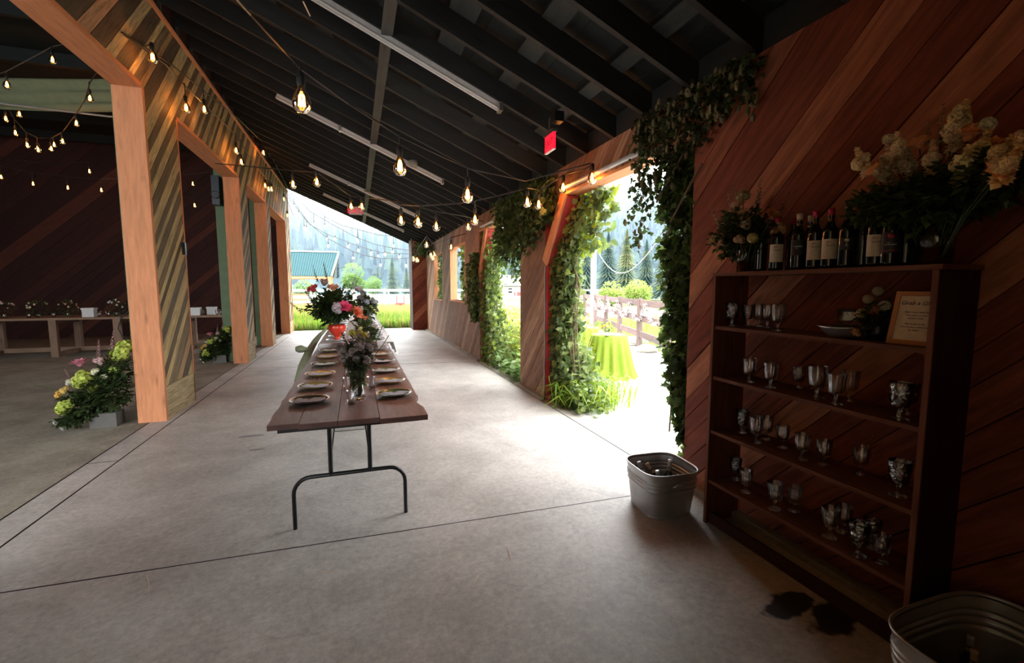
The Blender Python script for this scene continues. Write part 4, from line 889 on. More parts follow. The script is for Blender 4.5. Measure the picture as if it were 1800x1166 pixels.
bouquet(t, .02, rnd_spread(9, .2, .2, .5, ['ball'], [.06], [[(.65, .6, .6), (.55, .5, .6)]], ['white_flower']), [((0, 0, .28), .2, 300, .09, VD + VG[:2], 1)], [])
# ================================================================ BOOKCASE
BX0, BX1, BY0, BY1, BZT = 2.28, 2.555, 1.22, 2.475, 1.745
t = thing('bookcase', 'tall dark wooden open-backed bookcase against the red plank wall', 'bookcase', (2.42, 1.85, 0)); o = V((2.42, 1.85, 0))
def bx(nm, lo, hi, mat='shelfwood', c=(.5,) * 3):
    b = MB(); b.box(tuple(V(lo) - o), tuple(V(hi) - o), c); return b.build(nm, mat, t)
bx('side_panel', (BX0, BY0 + .0, 0), (BX1, BY0 + .022, BZT - .022), 'shelfshade'); bx('side_panel', (BX0, BY1 - .022, 0), (BX1, BY1, BZT - .022))
bx('top_panel', (BX0 - .006, BY0 - .01, BZT - .022), (BX1, BY1 + .01, BZT), c=(.7,) * 3)
SZ = [1.39, 1.045, .67, .315]
for z in SZ: bx('shelf', (BX0 + .004, BY0 + .022, z - .022), (BX1, BY1 - .022, z), c=(.6,) * 3)
bx('base_shade', (BX0 + .02, BY0 + .022, 0), (BX0 + .04, BY1 - .022, .08), 'shelfshade')  # dark strip added for the shade in the open base
bx('face_strip', (BX0 - .008, BY0 - .001, 0), (BX0 - .0005, BY0 + .022, BZT - .024), c=(1,) * 3); bx('face_strip', (BX0 - .008, BY1 - .022, 0), (BX0 - .0005, BY1 + .001, BZT - .024), c=(1,) * 3)
def at_x(px, X): return P(px, 600, 0, X).y
gk = {}
def put_goblet(px, X, z, kind, h, lab, grp, Y=None):
    y = at_x(px, X) if Y is None else Y; y = min(max(y, BY0 + .07), BY1 - .07)
    if kind not in gk:
        g_ = goblet(kind); gk[kind] = g_; g_['label'] = lab; g_['group'] = grp; g_.location = (X, y, z + .0005); g_.scale = (h / .16,) * 3
    else: dup(gk[kind], lab, (X, y, z + .0005), R.random() * 3, grp, h / .16)
KN = {'plain': 'plain clear', 'ribbed': 'ribbed clear', 'cut': 'cut-pattern clear'}
SN = ['top inside shelf', 'second shelf', 'third shelf', 'lowest shelf']
GB_ = [[(1285, 2.36, 'cut', .155), (1312, 2.48, 'cut', .14), (1332, 2.49, 'plain', .15), (1347, 2.46, 'ribbed', .15), (1366, 2.35, 'ribbed', .16)],
       [(1320, 2.36, 'plain', .155), (1358, 2.345, 'plain', .155), (1408, 2.49, 'cut', .13), (1441, 2.36, 'plain', .18), (1476, 2.335, 'ribbed', .16), (1500, 2.48, 'ribbed', .16), (1592, 2.345, 'cut', .175), (1606, 2.48, 'cut', .15)],
       [(1282, 2.5, 'cut', .14), (1312, 2.44, 'cut', .15), (1338, 2.37, 'plain', .165), (1356, 2.48, 'ribbed', .15), (1386, 2.44, 'plain', .14), (1422, 2.38, 'ribbed', .15), (1462, 2.42, 'ribbed', .14), (1530, 2.48, 'plain', .15), (1601, 2.39, 'cut', .17)],
       [(1304, 2.46, 'cut', .15), (1324, 2.37, 'ribbed', .15), (1378, 2.35, 'ribbed', .165), (1414, 2.44, 'ribbed', .15), (1482, 2.36, 'ribbed', .165), (1506, 2.48, 'ribbed', .15), (1537, 2.335, 'cut', .17), (1560, 2.47, 'cut', .15), (1580, 2.38, 'plain', .14)]]
for si, row in enumerate(GB_):
    for k, (px, X, kd, h) in enumerate(row):
        put_goblet(px, X, SZ[si], kd, h, f'{KN[kd]} goblet, {ORD[k]} from the left on the {SN[si]} of the bookcase', 'goblets in the bookcase')
# bowl, jar, small bouquet, framed card
t = thing('bowl', 'flared silver bowl on the top inside shelf of the bookcase', 'bowl', (2.385, at_x(1485, 2.385), SZ[0] + .0005)); b = MB()
b.lathe([(0, .002), (.07, 0), (.075, .006), (.115, .05), (.128, .058), (.126, .062), (.11, .054), (.07, .012), (0, .010)], 40); b.build('body', 'silver', t, True)
t = thing('glass_jar', 'lidded square glass candle jar standing behind the silver bowl', 'jar', (2.49, at_x(1500, 2.52), SZ[0] + .0005)); b = MB()
b.box((-.045, -.045, 0), (.045, .045, .13)); b.build('body', 'glass', t); b = MB(); b.box((-.046, -.046, .13), (.046, .046, .145)); b.build('lid', 'black', t)
t = thing('flower_arrangement', 'small arrangement of cream and coral flowers between bowl and framed card', 'flowers', (2.42, at_x(1540, 2.42), SZ[0] + .0005))
b = MB(); b.lathe([(0, 0), (.04, 0), (.045, .04), (.04, .07)], 18); b.build('pot', 'black', t, True)
bouquet(t, .04, [('ball', (-.03, -.0, .15), .035, (.42, .16, .10), 'coral_flower'), ('ball', (-.04, .05, .13), .022, (.60, .50, .28), 'cream_flower'), ('ball', (-.02, .04, .20), .018, (.5, .45, .3), 'cream_flower'), ('ball', (0, .01, .24), .018, (.45, .42, .28), 'cream_flower'), ('rose', (-.10, .03, .05), .03, (.66, .36, .2), 'peach_flower'), ('ball', (-.02, -.04, .17), .022, (.55, .52, .42), 'white_flower')], [((0, 0, .11), .08, 420, .04, VD, .9)], [])
fy0, fy1 = 1.262, 1.43
t = thing('framed_card', 'wooden framed card with dark lettering leaning at the right end of the shelf', 'sign', (2.35, 1.345, SZ[0] + .0005), 0); t.rotation_euler = (0, math.radians(14), math.radians(5))
W_, H_ = .185, .245; b = MB()
for lo, hi in (((-.008, -W_ / 2, 0), (.008, W_ / 2, .02)), ((-.008, -W_ / 2, H_ - .02), (.008, W_ / 2, H_)), ((-.008, -W_ / 2, .02), (.008, -W_ / 2 + .02, H_ - .02)), ((-.008, W_ / 2 - .02, .02), (.008, W_ / 2, H_ - .02))): b.box(lo, hi)
b.build('frame', 'frame', t); b = MB(); b.box((-.003, -W_ / 2 + .02, .02), (.004, W_ / 2 - .02, H_ - .02)); pc = b.build('card', 'paper', t)
rt = (PI / 2, 0, -PI / 2)
for s, sz, zz, sh in (('Grab a Glass', .026, .192, .35), ('What is yours made like?', .0092, .150, .3), ('Find a piece out of all', .0092, .136, .3), ('pieces to drink.', .0092, .122, .3), ('Fill your glass at the', .0092, .096, .3), ('end of the line or behind the', .0088, .082, .3), ('bar. Enjoy!', .0092, .068, .3)): text(s, sz, 'ink', pc, (-.0036, 0, zz), rt, shear=sh)
# wine bottles
def bottle(label, px, X, style, cap, z=BZT, grp='wine bottles on the bookcase', h=1.0):
    y = at_x(px, X); rz = math.atan2(-y, -X)
    t = thing('wine_bottle', label, 'bottle', (X, y, z + .0005), rz, grp); b = MB(); k = h
    b.lathe([(0, .004), (.030, 0), (.0365, .004), (.037, .02), (.037, .185 * k), (.034, .205 * k), (.022, .225 * k), (.0155, .245 * k), (.0145, .30 * k), (.0155, .302 * k), (.0155, .308 * k), (0, .309 * k)], 28); b.build('body', 'bottle', t, True)
    b = MB(); b.lathe([(.0156, .243 * k), (.0150, .262 * k), (.0150, .300 * k), (.0162, .301 * k), (.0162, .3105 * k), (0, .311 * k)], 20); b.build('capsule', {'r': 'redcap', 'c': 'creamcap', 'k': 'black'}[cap], t, True)
    if style in ('cream', 'plainc'):
        b = MB(); b.lathe([(.0374, .050), (.0374, .152)], 18, a0=-1.15, a1=1.15); lb = b.build('paper_label', 'label', t, True)
        text('Nobelo', .0125, 'ink', lb, (.0392, .002, .118), (PI / 2, 0, PI / 2), shear=.35)
        b = MB(); b.tube([(.0385, -.014, .132), (.0388, -.010, .137), (.0390, -.002, .137), (.0390, .004, .139), (.0388, .007, .130)], .0012, 5); b.tube([(.0390, -.006, .137), (.0389, -.007, .129)], .001, 5); b.build('horse_emblem', 'redink', lb)
    elif style == 'dark':
        b = MB(); b.lathe([(.0374, .080), (.0374, .165)], 18, a0=-1.15, a1=1.15); lb = b.build('paper_label', 'darklabel', t, True)
        text('LOBBAL', .0115, 'whiteink', lb, (.0392, 0, .128), (PI / 2, 0, PI / 2)); text('rosso', .006, 'whiteink', lb, (.0392, -.008, .118), (PI / 2, 0, PI / 2))
    elif style == 'emblem':
        b = MB(); b.lathe([(.0374, .09), (.0374, .15)], 18, a0=-.8, a1=.8); lb = b.build('paper_label', 'darklabel', t, True)
        b = MB(); b.blob((.0375, 0, .138), .010, (.5,) * 3, 10, 6, .1, .7); b.box((.0378, -.0015, .112), (.0388, .0015, .132)); b.box((.0378, -.006, .110), (.0388, .006, .113)); b.build('tree_emblem', 'creamcap', lb)
    elif style == 'red':
        b = MB(); b.lathe([(.0374, .060), (.0374, .155)], 18, a0=-1.15, a1=1.15); lb = b.build('paper_label', 'darklabel', t, True)
        b = MB(); b.blob((.0368, 0, .137), .0125, (.5,) * 3, 9, 6, .25, .9); b.build('rose_emblem', 'redink', lb)
        text('MONOLOCA', .0075, 'whiteink', lb, (.0392, 0, .098), (PI / 2, 0, PI / 2)); text('rosa', .006, 'whiteink', lb, (.0392, -.008, .107), (PI / 2, 0, PI / 2))
        b = MB(); b.lathe([(.0378, .071), (.0378, .0735)], 18, a0=-1.1, a1=1.1); b.build('red_band', 'redink', lb)
    return t
for a in [('dark unlabelled wine bottle beside the left glass vase', 1329, 2.40, '', 'k'), ('cream-labelled wine bottle with red capsule, leftmost of the three matching ones', 1356, 2.34, 'cream', 'r'),
          ('dark wine bottle with red capsule in the back row on the bookcase', 1384, 2.465, '', 'r'), ('black-labelled wine bottle with small white lettering and cream capsule', 1393, 2.345, 'dark', 'c'),
          ('dark wine bottle with cream capsule in the back row on the bookcase', 1412, 2.47, '', 'c'), ('cream-labelled wine bottle with red capsule, middle of the three matching ones', 1421, 2.345, 'cream', 'r'),
          ('cream-labelled wine bottle with red capsule, rightmost of the three matching ones', 1447, 2.345, 'cream', 'r'), ('dark wine bottle with a small pale tree emblem', 1476, 2.35, 'emblem', 'k'),
          ('dark wine bottle between the tree emblem bottle and the parchment label', 1503, 2.40, '', 'k'), ('wine bottle with aged parchment label under the big bouquet', 1526, 2.36, 'plainc', 'k'),
          ('black-labelled wine bottle with dark red emblem and thin red band', 1552, 2.345, 'red', 'k'), ('dark wine bottle beside the right glass vase', 1578, 2.42, '', 'k')]: bottle(*a)
# bouquets on the bookcase
vx, vy = 2.38, at_x(1304, 2.38)
t = thing('vase_of_flowers', 'glass cylinder vase with cream and peach flowers at the left end of the bookcase top', 'flowers', (vx, vy, BZT + .0005))
b = MB(); b.lathe([(0, .004), (.05, .002), (.052, 0), (.052, .19), (.050, .19), (.049, .006), (0, .006)], 30); b.build('vase', 'glass', t, True)
it = [('spike', (-.02, .24, .36), .2, (.40, .34, .20), 'stock_flower'), ('spike', (.04, .18, .42), .22, (.42, .36, .22), 'stock_flower'), ('spike', (0, .10, .45), .2, (.36, .32, .2), 'stock_flower'), ('ball', (-.10, .18, .22), .045, (.62, .46, .22), 'cream_flower'), ('rose', (-.12, .08, .19), .04, (.62, .40, .28), 'peach_rose'), ('rose', (-.06, -.02, .36), .045, (.66, .42, .28), 'peach_rose'), ('rose', (-.04, .05, .42), .045, (.64, .42, .26), 'peach_rose'), ('ball', (-.02, .03, .48), .04, (.52, .44, .24), 'cream_flower'), ('ball', (-.08, -.06, .30), .04, (.6, .48, .3), 'cream_flower'), ('ball', (-.12, -.06, .20), .03, (.62, .42, .28), 'peach_flower'), ('ball', (-.10, -.14, .20), .028, (.6, .5, .2), 'yellow_flower'), ('spike', (.02, -.14, .40), .2, (.26, .14, .10), 'astilbe'), ('spike', (.02, -.22, .36), .2, (.28, .16, .11), 'astilbe'), ('rose', (-.04, -.22, .32), .045, (.55, .24, .12), 'rust_rose'), ('ball', (-.04, -.26, .24), .04, (.48, .3, .14), 'orange_flower'), ('spike', (.05, -.03, .50), .2, (.36, .3, .2), 'stock_flower')]
bouquet(t, .02, it, [((-.02, .0, .27), .17, 700, .045, VD, .8), ((0, .1, .20), .14, 420, .045, VD, .9), ((0, 0, .1), .035, 60, .05, VD, 2)], [[(0, 0, .02), (-.02, -.03, .2)], [(.01, .02, .02), (.02, -.02, .2)]])
vx, vy = 2.40, 1.31
t = thing('vase_of_flowers', 'wide glass vase with the largest bouquet, peach and cream, on the bookcase end', 'flowers', (vx, vy, BZT + .0005))
b = MB(); b.lathe([(0, .004), (.060, .002), (.062, 0), (.066, .2), (.064, .2), (.060, .006), (0, .006)], 30); b.build('vase', 'glass', t, True)
it = []
for px, py, X, kd, s, c, nm in [(1517, 285, 2.3, 'ball', .06, (.66, .56, .36), 'stock_flower'), (1540, 302, 2.28, 'rose', .055, (.74, .38, .18), 'peach_rose'), (1582, 262, 2.3, 'ball', .06, (.66, .55, .36), 'stock_flower'), (1568, 280, 2.3, 'ball', .05, (.58, .46, .30), 'stock_flower'), (1615, 255, 2.32, 'rose', .06, (.72, .34, .14), 'amaryllis'), (1640, 280, 2.28, 'ball', .06, (.62, .50, .32), 'stock_flower'), (1600, 290, 2.3, 'ball', .05, (.44, .36, .24), 'stock_flower'), (1692, 212, 2.32, 'ball', .055, (.68, .58, .34), 'stock_flower'), (1690, 195, 2.33, 'ball', .03, (.68, .58, .36), 'stock_bud'), (1705, 238, 2.3, 'rose', .07, (.72, .32, .14), 'amaryllis'), (1682, 235, 2.3, 'ball', .045, (.66, .56, .36), 'stock_flower'), (1725, 265, 2.26, 'ball', .07, (.66, .54, .28), 'stock_flower'), (1695, 290, 2.22, 'ball', .06, (.64, .58, .34), 'stock_flower'), (1745, 258, 2.28, 'rose', .05, (.70, .30, .12), 'amaryllis'), (1762, 275, 2.2, 'ball', .04, (.64, .50, .26), 'stock_flower'), (1775, 290, 2.15, 'ball', .06, (.68, .52, .28), 'stock_flower'), (1755, 300, 2.15, 'rose', .045, (.70, .30, .14), 'amaryllis'), (1795, 245, 2.2, 'ball', .035, (.66, .5, .3), 'stock_bud'), (1735, 220, 2.3, 'ball', .03, (.5, .48, .32), 'stock_bud'), (1562, 245, 2.32, 'ball', .025, (.55, .5, .34), 'stock_bud'), (1655, 225, 2.32, 'spike', .2, (.30, .30, .18), 'larkspur'), (1632, 235, 2.34, 'spike', .16, (.28, .28, .18), 'larkspur'), (1560, 305, 2.25, 'ball', .05, (.38, .32, .2), 'stock_flower'), (1670, 265, 2.25, 'spike', .16, (.40, .30, .22), 'larkspur')]:
    p = P(px, py, 0, X - .02); c = tuple(min(.9, q * 1.3) for q in c); kd, s = ('stock', .15) if nm == 'stock_flower' else (kd, s * .82); it.append((kd, (p.x - vx, p.y - vy, p.z - BZT), s, c, nm))
bouquet(t, .02, it, [((-.04, -.02, .28), .24, 1300, .055, VD, .5), ((-.08, .16, .27), .15, 600, .045, VD, .7), ((-.10, -.24, .32), .18, 600, .05, VD, .5), ((-.04, 0, .2), .09, 240, .05, VD, 1)], [[(.0, 0, .02), (-.03, .03, .2)], [(.02, .03, .02), (-.02, -.03, .22)], [(-.03, 0, .02), (.04, .0, .2)], [(0, -.03, .02), (0, .05, .2)]])

# ================================================================ TUBS
def tub(label, loc, rz, a, bb, h, flare):
    t = thing('washtub', label, 'tub', loc, rz, 'galvanised washtubs'); b = MB(); m = bb / a
    def fn(an, z): c, s = math.cos(an), math.sin(an) / m; return 1 / ((abs(c) ** 4 + abs(s) ** 4) ** .25)
    k = flare; pr = [(0, .012), (a * (1 - k) - .01, .012), (a * (1 - k), 0), (a * (1 - k) + .004, .004)]
    for i in range(1, 73):
        z = h * i / 72; r = a * (1 - k * (1 - z / h)); rib = .008 * sum(math.exp(-((z / h - c_) / .016) ** 2) for c_ in (.62, .72, .80)); pr.append((r + rib, z))
    pr += [(a + .008, h), (a + .009, h + .006), (a + .002, h + .009), (a - .004, h + .003), (a - .006, h - .01)]
    for i in range(71, 0, -1):
        z = h * i / 72; r = a * (1 - k * (1 - z / h)) - .004; rib = .008 * sum(math.exp(-((z / h - c_) / .016) ** 2) for c_ in (.62, .72, .80)); pr.append((r + rib, z))
    pr += [(a * (1 - k) - .012, .02), (0, .02)]; b.lathe(pr, 72, fn=fn); b.build('body', 'galv', t, True)
    for s in (-1, 1):
        b = MB(); b.tube([(-.05, s * (bb + .01), h * .78), (-.05, s * (bb + .035), h * .80), (-.04, s * (bb + .045), h * .86), (.04, s * (bb + .045), h * .86), (.05, s * (bb + .035), h * .80), (.05, s * (bb + .01), h * .78)], .006, 8); b.build('handle', 'galv', t, True)
    return t
T1 = V((2.125, 2.765, 0)); tub('galvanised square washtub of iced bottles left of the bookcase', tuple(T1), math.radians(-4), .215, .215, .325, .16)
T2 = V((2.20, .86, 0)); tub('large dark galvanised washtub at the bottom right corner', tuple(T2), 0, .33, .265, .345, .12)
def lying(label, base, tip, cap, grp, neckc=.3):
    t = thing('chilled_bottle', label, 'bottle', tuple(base), 0, grp); d = V(tip) - V(base); d.normalize()
    q = V((0, 0, 1)).rotation_difference(d); t.rotation_mode = 'QUATERNION'; t.rotation_quaternion = q
    if grp == 'bottles in the corner washtub': t.scale = (.78,) * 3
    b = MB(); b.lathe([(0, .004), (.030, 0), (.0365, .004), (.037, .02), (.037, .15), (.033, .17), (.020, .20), (.0155, .22), (.0145, .285), (.0155, .29), (0, .295)], 24); b.build('body', 'bottle', t, True)
    b = MB(); b.lathe([(.0168, .215), (.0152, .24), (.0152, .285), (.0165, .288), (.0165, .298), (0, .30)], 18); b.build('capsule', cap, t, True)
g1 = 'bottles in the square washtub'
for lab, b0, d, cap in [('chilled bottle with white capsule leaning at the far left rim of the square tub', (-.03, .05, .05), (-.10, .08, .24), 'whitemetal'), ('chilled bottle with cream capsule leaning near the middle of the square tub', (.06, -.02, .05), (-.02, .10, .25), 'creamcap'), ('chilled bottle with white capsule upright at the right of the square tub', (.09, .05, .04), (.10, .03, .28), 'whitemetal'), ('chilled bottle with grey capsule at the near corner rim of the square tub', (-.05, -.07, .04), (-.10, -.10, .28), 'silver')]:
    lying(lab, T1 + V(b0), T1 + V(d), cap, g1)
b = MB(); b.lathe([(0, .12), (.10, .125), (.165, .11), (.17, .10)], 40, fn=lambda a, z: 1 / ((abs(math.cos(a)) ** 4 + abs(math.sin(a)) ** 4) ** .25) * .98)
for _ in range(60): p = V((R.uniform(-.14, .14), R.uniform(-.14, .14), R.uniform(.11, .14))); b.blob(p, R.uniform(.014, .022), seg=5, rings=3, jit=.3)
tag(b.build('ice', 'ice', loc=tuple(T1)), 'ice and meltwater filling the square washtub', 'ice', kind='stuff')
g2 = 'bottles in the corner washtub'; k = 0
for lab, dx, dy, cap in [('dark bottle with violet-grey cap, leftmost in the corner washtub', -.13, .03, 'napkin'), ('dark bottle with cream cap beside the leftmost one in the corner washtub', -.06, .05, 'creamcap'), ('dark bottle with cream cap in the middle of the corner washtub', .02, .10, 'creamcap'), ('dark bottle with cream cap near the front of the corner washtub', -.04, -.08, 'creamcap'), ('dark bottle with grey cap at the back of the corner washtub', .10, .15, 'napkin'), ('dark bottle with red cap at the right of the corner washtub', .12, .0, 'redcap')]:
    lying(lab, T2 + V((dx, dy, .021)), T2 + V((dx - .005, dy + .01, .4)), cap, g2)

# ================================================================ FLOOR PLANTERS
def planter(label, loc, s, seed):
    t = thing('flower_planter', label, 'flowers', loc, 0, 'floor flower arrangements')
    b = MB(); b.box((-.02, -.10, 0), (.24, .10, .17)); b.box((-.005, -.085, .17), (.225, .085, .175)); b.build('trough', 'planter', t)
    YG = (.50, .56, .12); it = []
    for x, y, z, kd, q, c, nm in [(.30, 0, .92, 'ball', .13, YG, 'hydrangea'), (-.12, -.1, .60, 'ball', .125, YG, 'hydrangea'), (-.30, -.15, .30, 'ball', .11, YG, 'hydrangea'), (.20, 0, .70, 'ball', .08, (.42, .52, .12), 'hydrangea'), (-.02, -.1, .47, 'ball', .06, YG, 'hydrangea'), (.18, .05, 1.02, 'spike', .26, (.66, .42, .44), 'snapdragon'), (.03, 0, .92, 'spike', .26, (.66, .40, .42), 'snapdragon'), (-.18, -.05, .78, 'rose', .09, (.62, .24, .30), 'lily'), (-.30, -.1, .66, 'spike', .16, (.55, .28, .32), 'snapdragon'), (.02, -.1, .68, 'ball', .05, (.66, .64, .45), 'white_flower'), (.12, -.1, .62, 'ball', .045, (.70, .68, .52), 'white_flower'), (.05, -.05, .80, 'ball', .06, (.68, .46, .44), 'pink_flower'), (-.32, -.15, .50, 'ball', .05, (.7, .5, .16), 'yellow_flower'), (-.40, -.15, .44, 'ball', .05, (.68, .42, .10), 'orange_flower'), (-.28, -.12, .58, 'ball', .04, (.70, .66, .55), 'white_flower'), (-.42, -.2, .13, 'rose', .045, (.8, .76, .7), 'white_rose'), (-.36, -.2, .06, 'rose', .03, (.8, .76, .7), 'white_rose')]:
        it.append((kd, (x * s * .8 + .06, y * s, z * s), q * s * .92, c, nm))
    bouquet(t, .12, it, [((.13 * s, 0, .43 * s), .27 * s, 1500, .06, VD, 1.15), ((-.1 * s, -.05, .28 * s), .22 * s, 800, .06, VD + VG[:1], .85), ((.25 * s, 0, .7 * s), .17 * s, 400, .06, VD, 1.2), ((-.18 * s, -.15, .12), .13 * s, 260, .055, VD, .6)], [[(0, 0, .2), (-.4 * s, 0, .5 * s), (-.55 * s, 0, .55 * s)]])
planter('tall lime-green hydrangea and pink snapdragon floor arrangement beside the nearest pier', (-2.98, 6.60, 0), .98, 1)
planter('darker floor arrangement with green hydrangeas behind the second pier', (-2.98, 11.45, 0), .80, 2)

# ================================================================ BARN TABLES
def trestle(label, x0, x1, y0, y1, z, legs):
    t = thing('timber_table', label, 'table', ((x0 + x1) / 2, (y0 + y1) / 2, 0), 0, 'timber tables in the barn'); o = V(((x0 + x1) / 2, (y0 + y1) / 2, 0))
    b = MB(); n = 4
    for k in range(n): b.box((x0 - o.x, y0 - o.y + (y1 - y0) * k / n, z - .05), (x1 - o.x, y0 - o.y + (y1 - y0) * (k + 1) / n - .006, z))
    b.build('tabletop', 'darktimber', t)
    for lx in legs:
        for ly in (y0 + .05, y1 - .15):
            b = MB(); b.box((lx - .07 - o.x, ly - o.y, 0), (lx + .07 - o.x, ly + .10 - o.y, z - .05)); b.build('leg', 'darktimber', t)
        b = MB(); b.box((lx - .06 - o.x, y0 + .15 - o.y, .0), (lx + .06 - o.x, y1 - .15 - o.y, .10)); b.build('stretcher', 'darktimber', t); b = MB(); b.box((lx - .06 - o.x, y0 + .15 - o.y, z - .15), (lx + .06 - o.x, y1 - .15 - o.y, z - .051)); b.build('stretcher', 'darktimber', t)
    b = MB(); b.box((min(legs) + .07 - o.x, y1 - .2 - o.y, .03), (max(legs) - .07 - o.x, y1 - .1 - o.y, .14)); b.build('rail', 'darktimber', t)
trestle('long timber trestle table deep in the barn, left of the nearest pier', -9.6, -5.15, 13.5, 14.7, .93, (-8.3, -6.78, -5.55))
trestle('timber table deep in the barn between the nearest and second pier', -4.6, -2.9, 13.5, 14.5, .93, (-4.2, -3.2))
def gift(label, x, y, w):
    t = thing('card_box', label, 'box', (x, y, .9305), .1, 'white boxes on the barn tables'); b = MB(); b.box((-w / 2, -w / 2, 0), (w / 2, w / 2, w * .8)); b.box((-w * .56, -w * .56, w * .8), (w * .56, w * .56, w)); b.build('box', 'whitemetal', t)
gift('white lidded box on the long barn table', P(158, 555, 1, 13.8).x, 13.8, .22); gift('white lidded box on the farther barn table', P(373, 555, 1, 14.0).x, 14.0, .20); gift('white lidded box at the left end of the farther barn table', P(345, 555, 1, 13.7).x, 13.7, .2)
for px, lab, cols in [(8, 'pink and white flowers at the left edge on the long barn table', [(.6, .35, .35), (.7, .68, .6)]), (68, 'cream lily flowers on the long barn table', [(.65, .6, .42)]), (120, 'yellow flowers in the middle of the long barn table', [(.7, .6, .3), (.6, .35, .2)]), (205, 'white flowers at the right end of the long barn table', [(.68, .7, .68)])]:
    q = P(px, 555, 1, 13.9); small_bouquet('flower_vase', lab, 'flowers', (q.x, 13.9, .9305), 'flower vases on the barn table', cols, 160, .19, .22)
tb = None
for i, (px, y) in enumerate([(50, 13.7), (94, 13.7), (175, 13.7), (190, 13.75), (353, 13.75), (360, 13.9), (382, 13.7), (388, 13.75), (394, 13.7), (399, 13.8)]):
    x = P(px, 555, 1, y).x; lab = (f'clear glass tumbler, {ORD[i]} from the left on the long barn table' if i < 4 else f'clear glass tumbler, {ORD[i-4]} from the left on the farther barn table')
    dup(tm, lab, (x, y, .9305), 0, 'tumblers on the barn tables', 1.25)
# drape & cable in the barn
t = thing('ceiling_drape', 'olive fabric swag stretched under the dark barn ceiling', 'drape', (-5.6, 12, 5.6)); b = MB(); n = 40
for i in range(n + 1):
    u = i / n; x = -8.5 + 5.9 * u; y = 12.9 - 1.55 * (x + 8.5) / 5.9
    for j in range(9):
        v = j / 8; b.v.append((x + 5.6, y - 12 + .08 * math.sin(j * 2.1 + u * 5), 5.88 - 5.6 - (.62 - .14 * u) * v - .10 * math.sin(PI * u) * v))
for i in range(n):
    for j in range(8): q = i * 9 + j; b.f.append((q, q + 1, q + 10, q + 9)); b.uv.extend([(0, 0)] * 4); b.c.extend([(.5,) * 3] * 4); b.mi.append(0)
b.build('fabric', 'swag', t, True)
b = MB(); b.tube([(-8.5, 12.6, 5.36), (-6.55, 12.16, 5.27), (-4.52, 11.44, 5.01), (-2.6, 10.8, 4.85)], .018, 6); tag(b.build('tension_cable', 'whitecord'), 'pale cable stretched across the barn under the olive swag', 'cable')
t = thing('loudspeaker', 'black loudspeaker hung on the green post behind the second pier', 'speaker', (-2.73, 11.36, 3.38)); b = MB(); b.box((-.07, -.10, 0), (.07, .12, .6)); b.build('cabinet', 'black', t)
b = MB(); b.lathe([(0, 0), (.07, .0), (.08, .006)], 20); w = b.build('driver', 'cord', t, loc=(0, -.1205, .2)); w.rotation_euler = (PI / 2, 0, 0)
b = MB(); b.box((-.02, .12, .25), (.02, .15, .35)); b.build('bracket', 'black', t)
t = thing('switch_box', 'small black switch box on the plank face of the nearest pier', 'switch', (XL + .001, 7.58, 2.10)); b = MB(); b.box((0, -.03, 0), (.04, .03, .17)); b.build('housing', 'black', t)
b = MB(); q = [V((-2.66, 6.83, 1.35)), V((-2.74, 6.82, 1.28)), V((-2.78, 6.82, 1.15)), V((-2.74, 6.82, 1.04)), V((-2.66, 6.83, .98))]; b.tube(q, .008, 6); tag(b.build('power_cord', 'cord'), 'black cord looping out of the green post behind the nearest pier', 'cord')

# ================================================================ ROOF FIXTURES
def fixture(label, y, x0, x1):
    t = thing('strip_light', label, 'light', ((x0 + x1) / 2, y, zr((x0 + x1) / 2)), 0, 'unlit strip lights under the roof'); o = V(t.location)
    A = V((x0, y, zr(x0) - .035)) - o; B = V((x1, y, zr(x1) - .035)) - o
    b = MB(); b.beam(A, B, .06, .045); b.build('housing', 'whitemetal', t)
    for s in (-1, 1):
        b = MB(); dn = V((-.43, 0, -1)).normalized() * .04; b.tube([A + dn + V((0, s * .025, 0)), B + dn + V((0, s * .025, 0))], .013, 8); b.build('tube', 'whitemetal', t)
    for u in (0.35, .995):
        p = A + (B - A) * u; b = MB(); b.box((p.x - .02, p.y - .055, p.z - .06), (p.x + .02, p.y + .055, p.z + .03)); b.build('clamp', 'silver', t)
fixture('nearest long unlit strip light fixed under the roof rafters', 4.93, -1.95, 1.56)
fixture('second unlit strip light under the rafters, beyond the nearest one', 8.55, -1.12, 1.58)
fixture('third unlit strip light under the rafters', 12.7, -1.0, 1.58)
fixture('farthest unlit strip light, near the open end of the porch', 16.2, -.9, 1.6)
for lab, y0, y1, z in (('white tube light along the head of the near doorway', 3.72, 5.35, 2.90), ('white tube light along the head of the farther doorway', 7.9, 9.5, 2.92)):
    t = thing('tube_light', lab, 'light', (2.535, (y0 + y1) / 2, z), 0, 'tube lights over the doorways'); h = (y1 - y0) / 2
    b = MB(); b.tube([(0, -h, 0), (0, h, 0)], .022, 10); b.build('tube', 'whitemetal', t, True); b = MB(); b.box((.008, -h, -.015), (.035, h, .03)); b.build('housing', 'whitemetal', t)
t = thing('exit_sign', 'red exit sign hung sideways from the roof above the near doorway', 'sign', (2.03, 4.68, 3.20), 0, 'exit signs')
b = MB(); b.box((-.014, -.115, -.085), (.014, .115, .085)); b.build('lit_panel', 'exitred', t)
b = MB(); b.box((-.03, -.125, .085), (.03, .125, .115)); b.box((-.01, -.02, .11), (.01, .02, .26)); b.build('housing', 'skip', t); b = MB(); b.box((-.016, -.12, -.093), (.016, .12, -.0855)); b.build('lower_edge', 'whitemetal', t)
text('EXIT', .105, 'redink', t, (-.0150, 0, -.005), (PI / 2, 0, -PI / 2)); b = MB(); b.box((-.05, -.24, .15), (.05, -.13, .25)); b.build('emergency_lamp', 'black', t)
t = thing('exit_sign', 'small lit red exit sign hanging by the open far end of the porch', 'sign', (.06, 14.9, zr(.06) - .32), 0, 'exit signs')
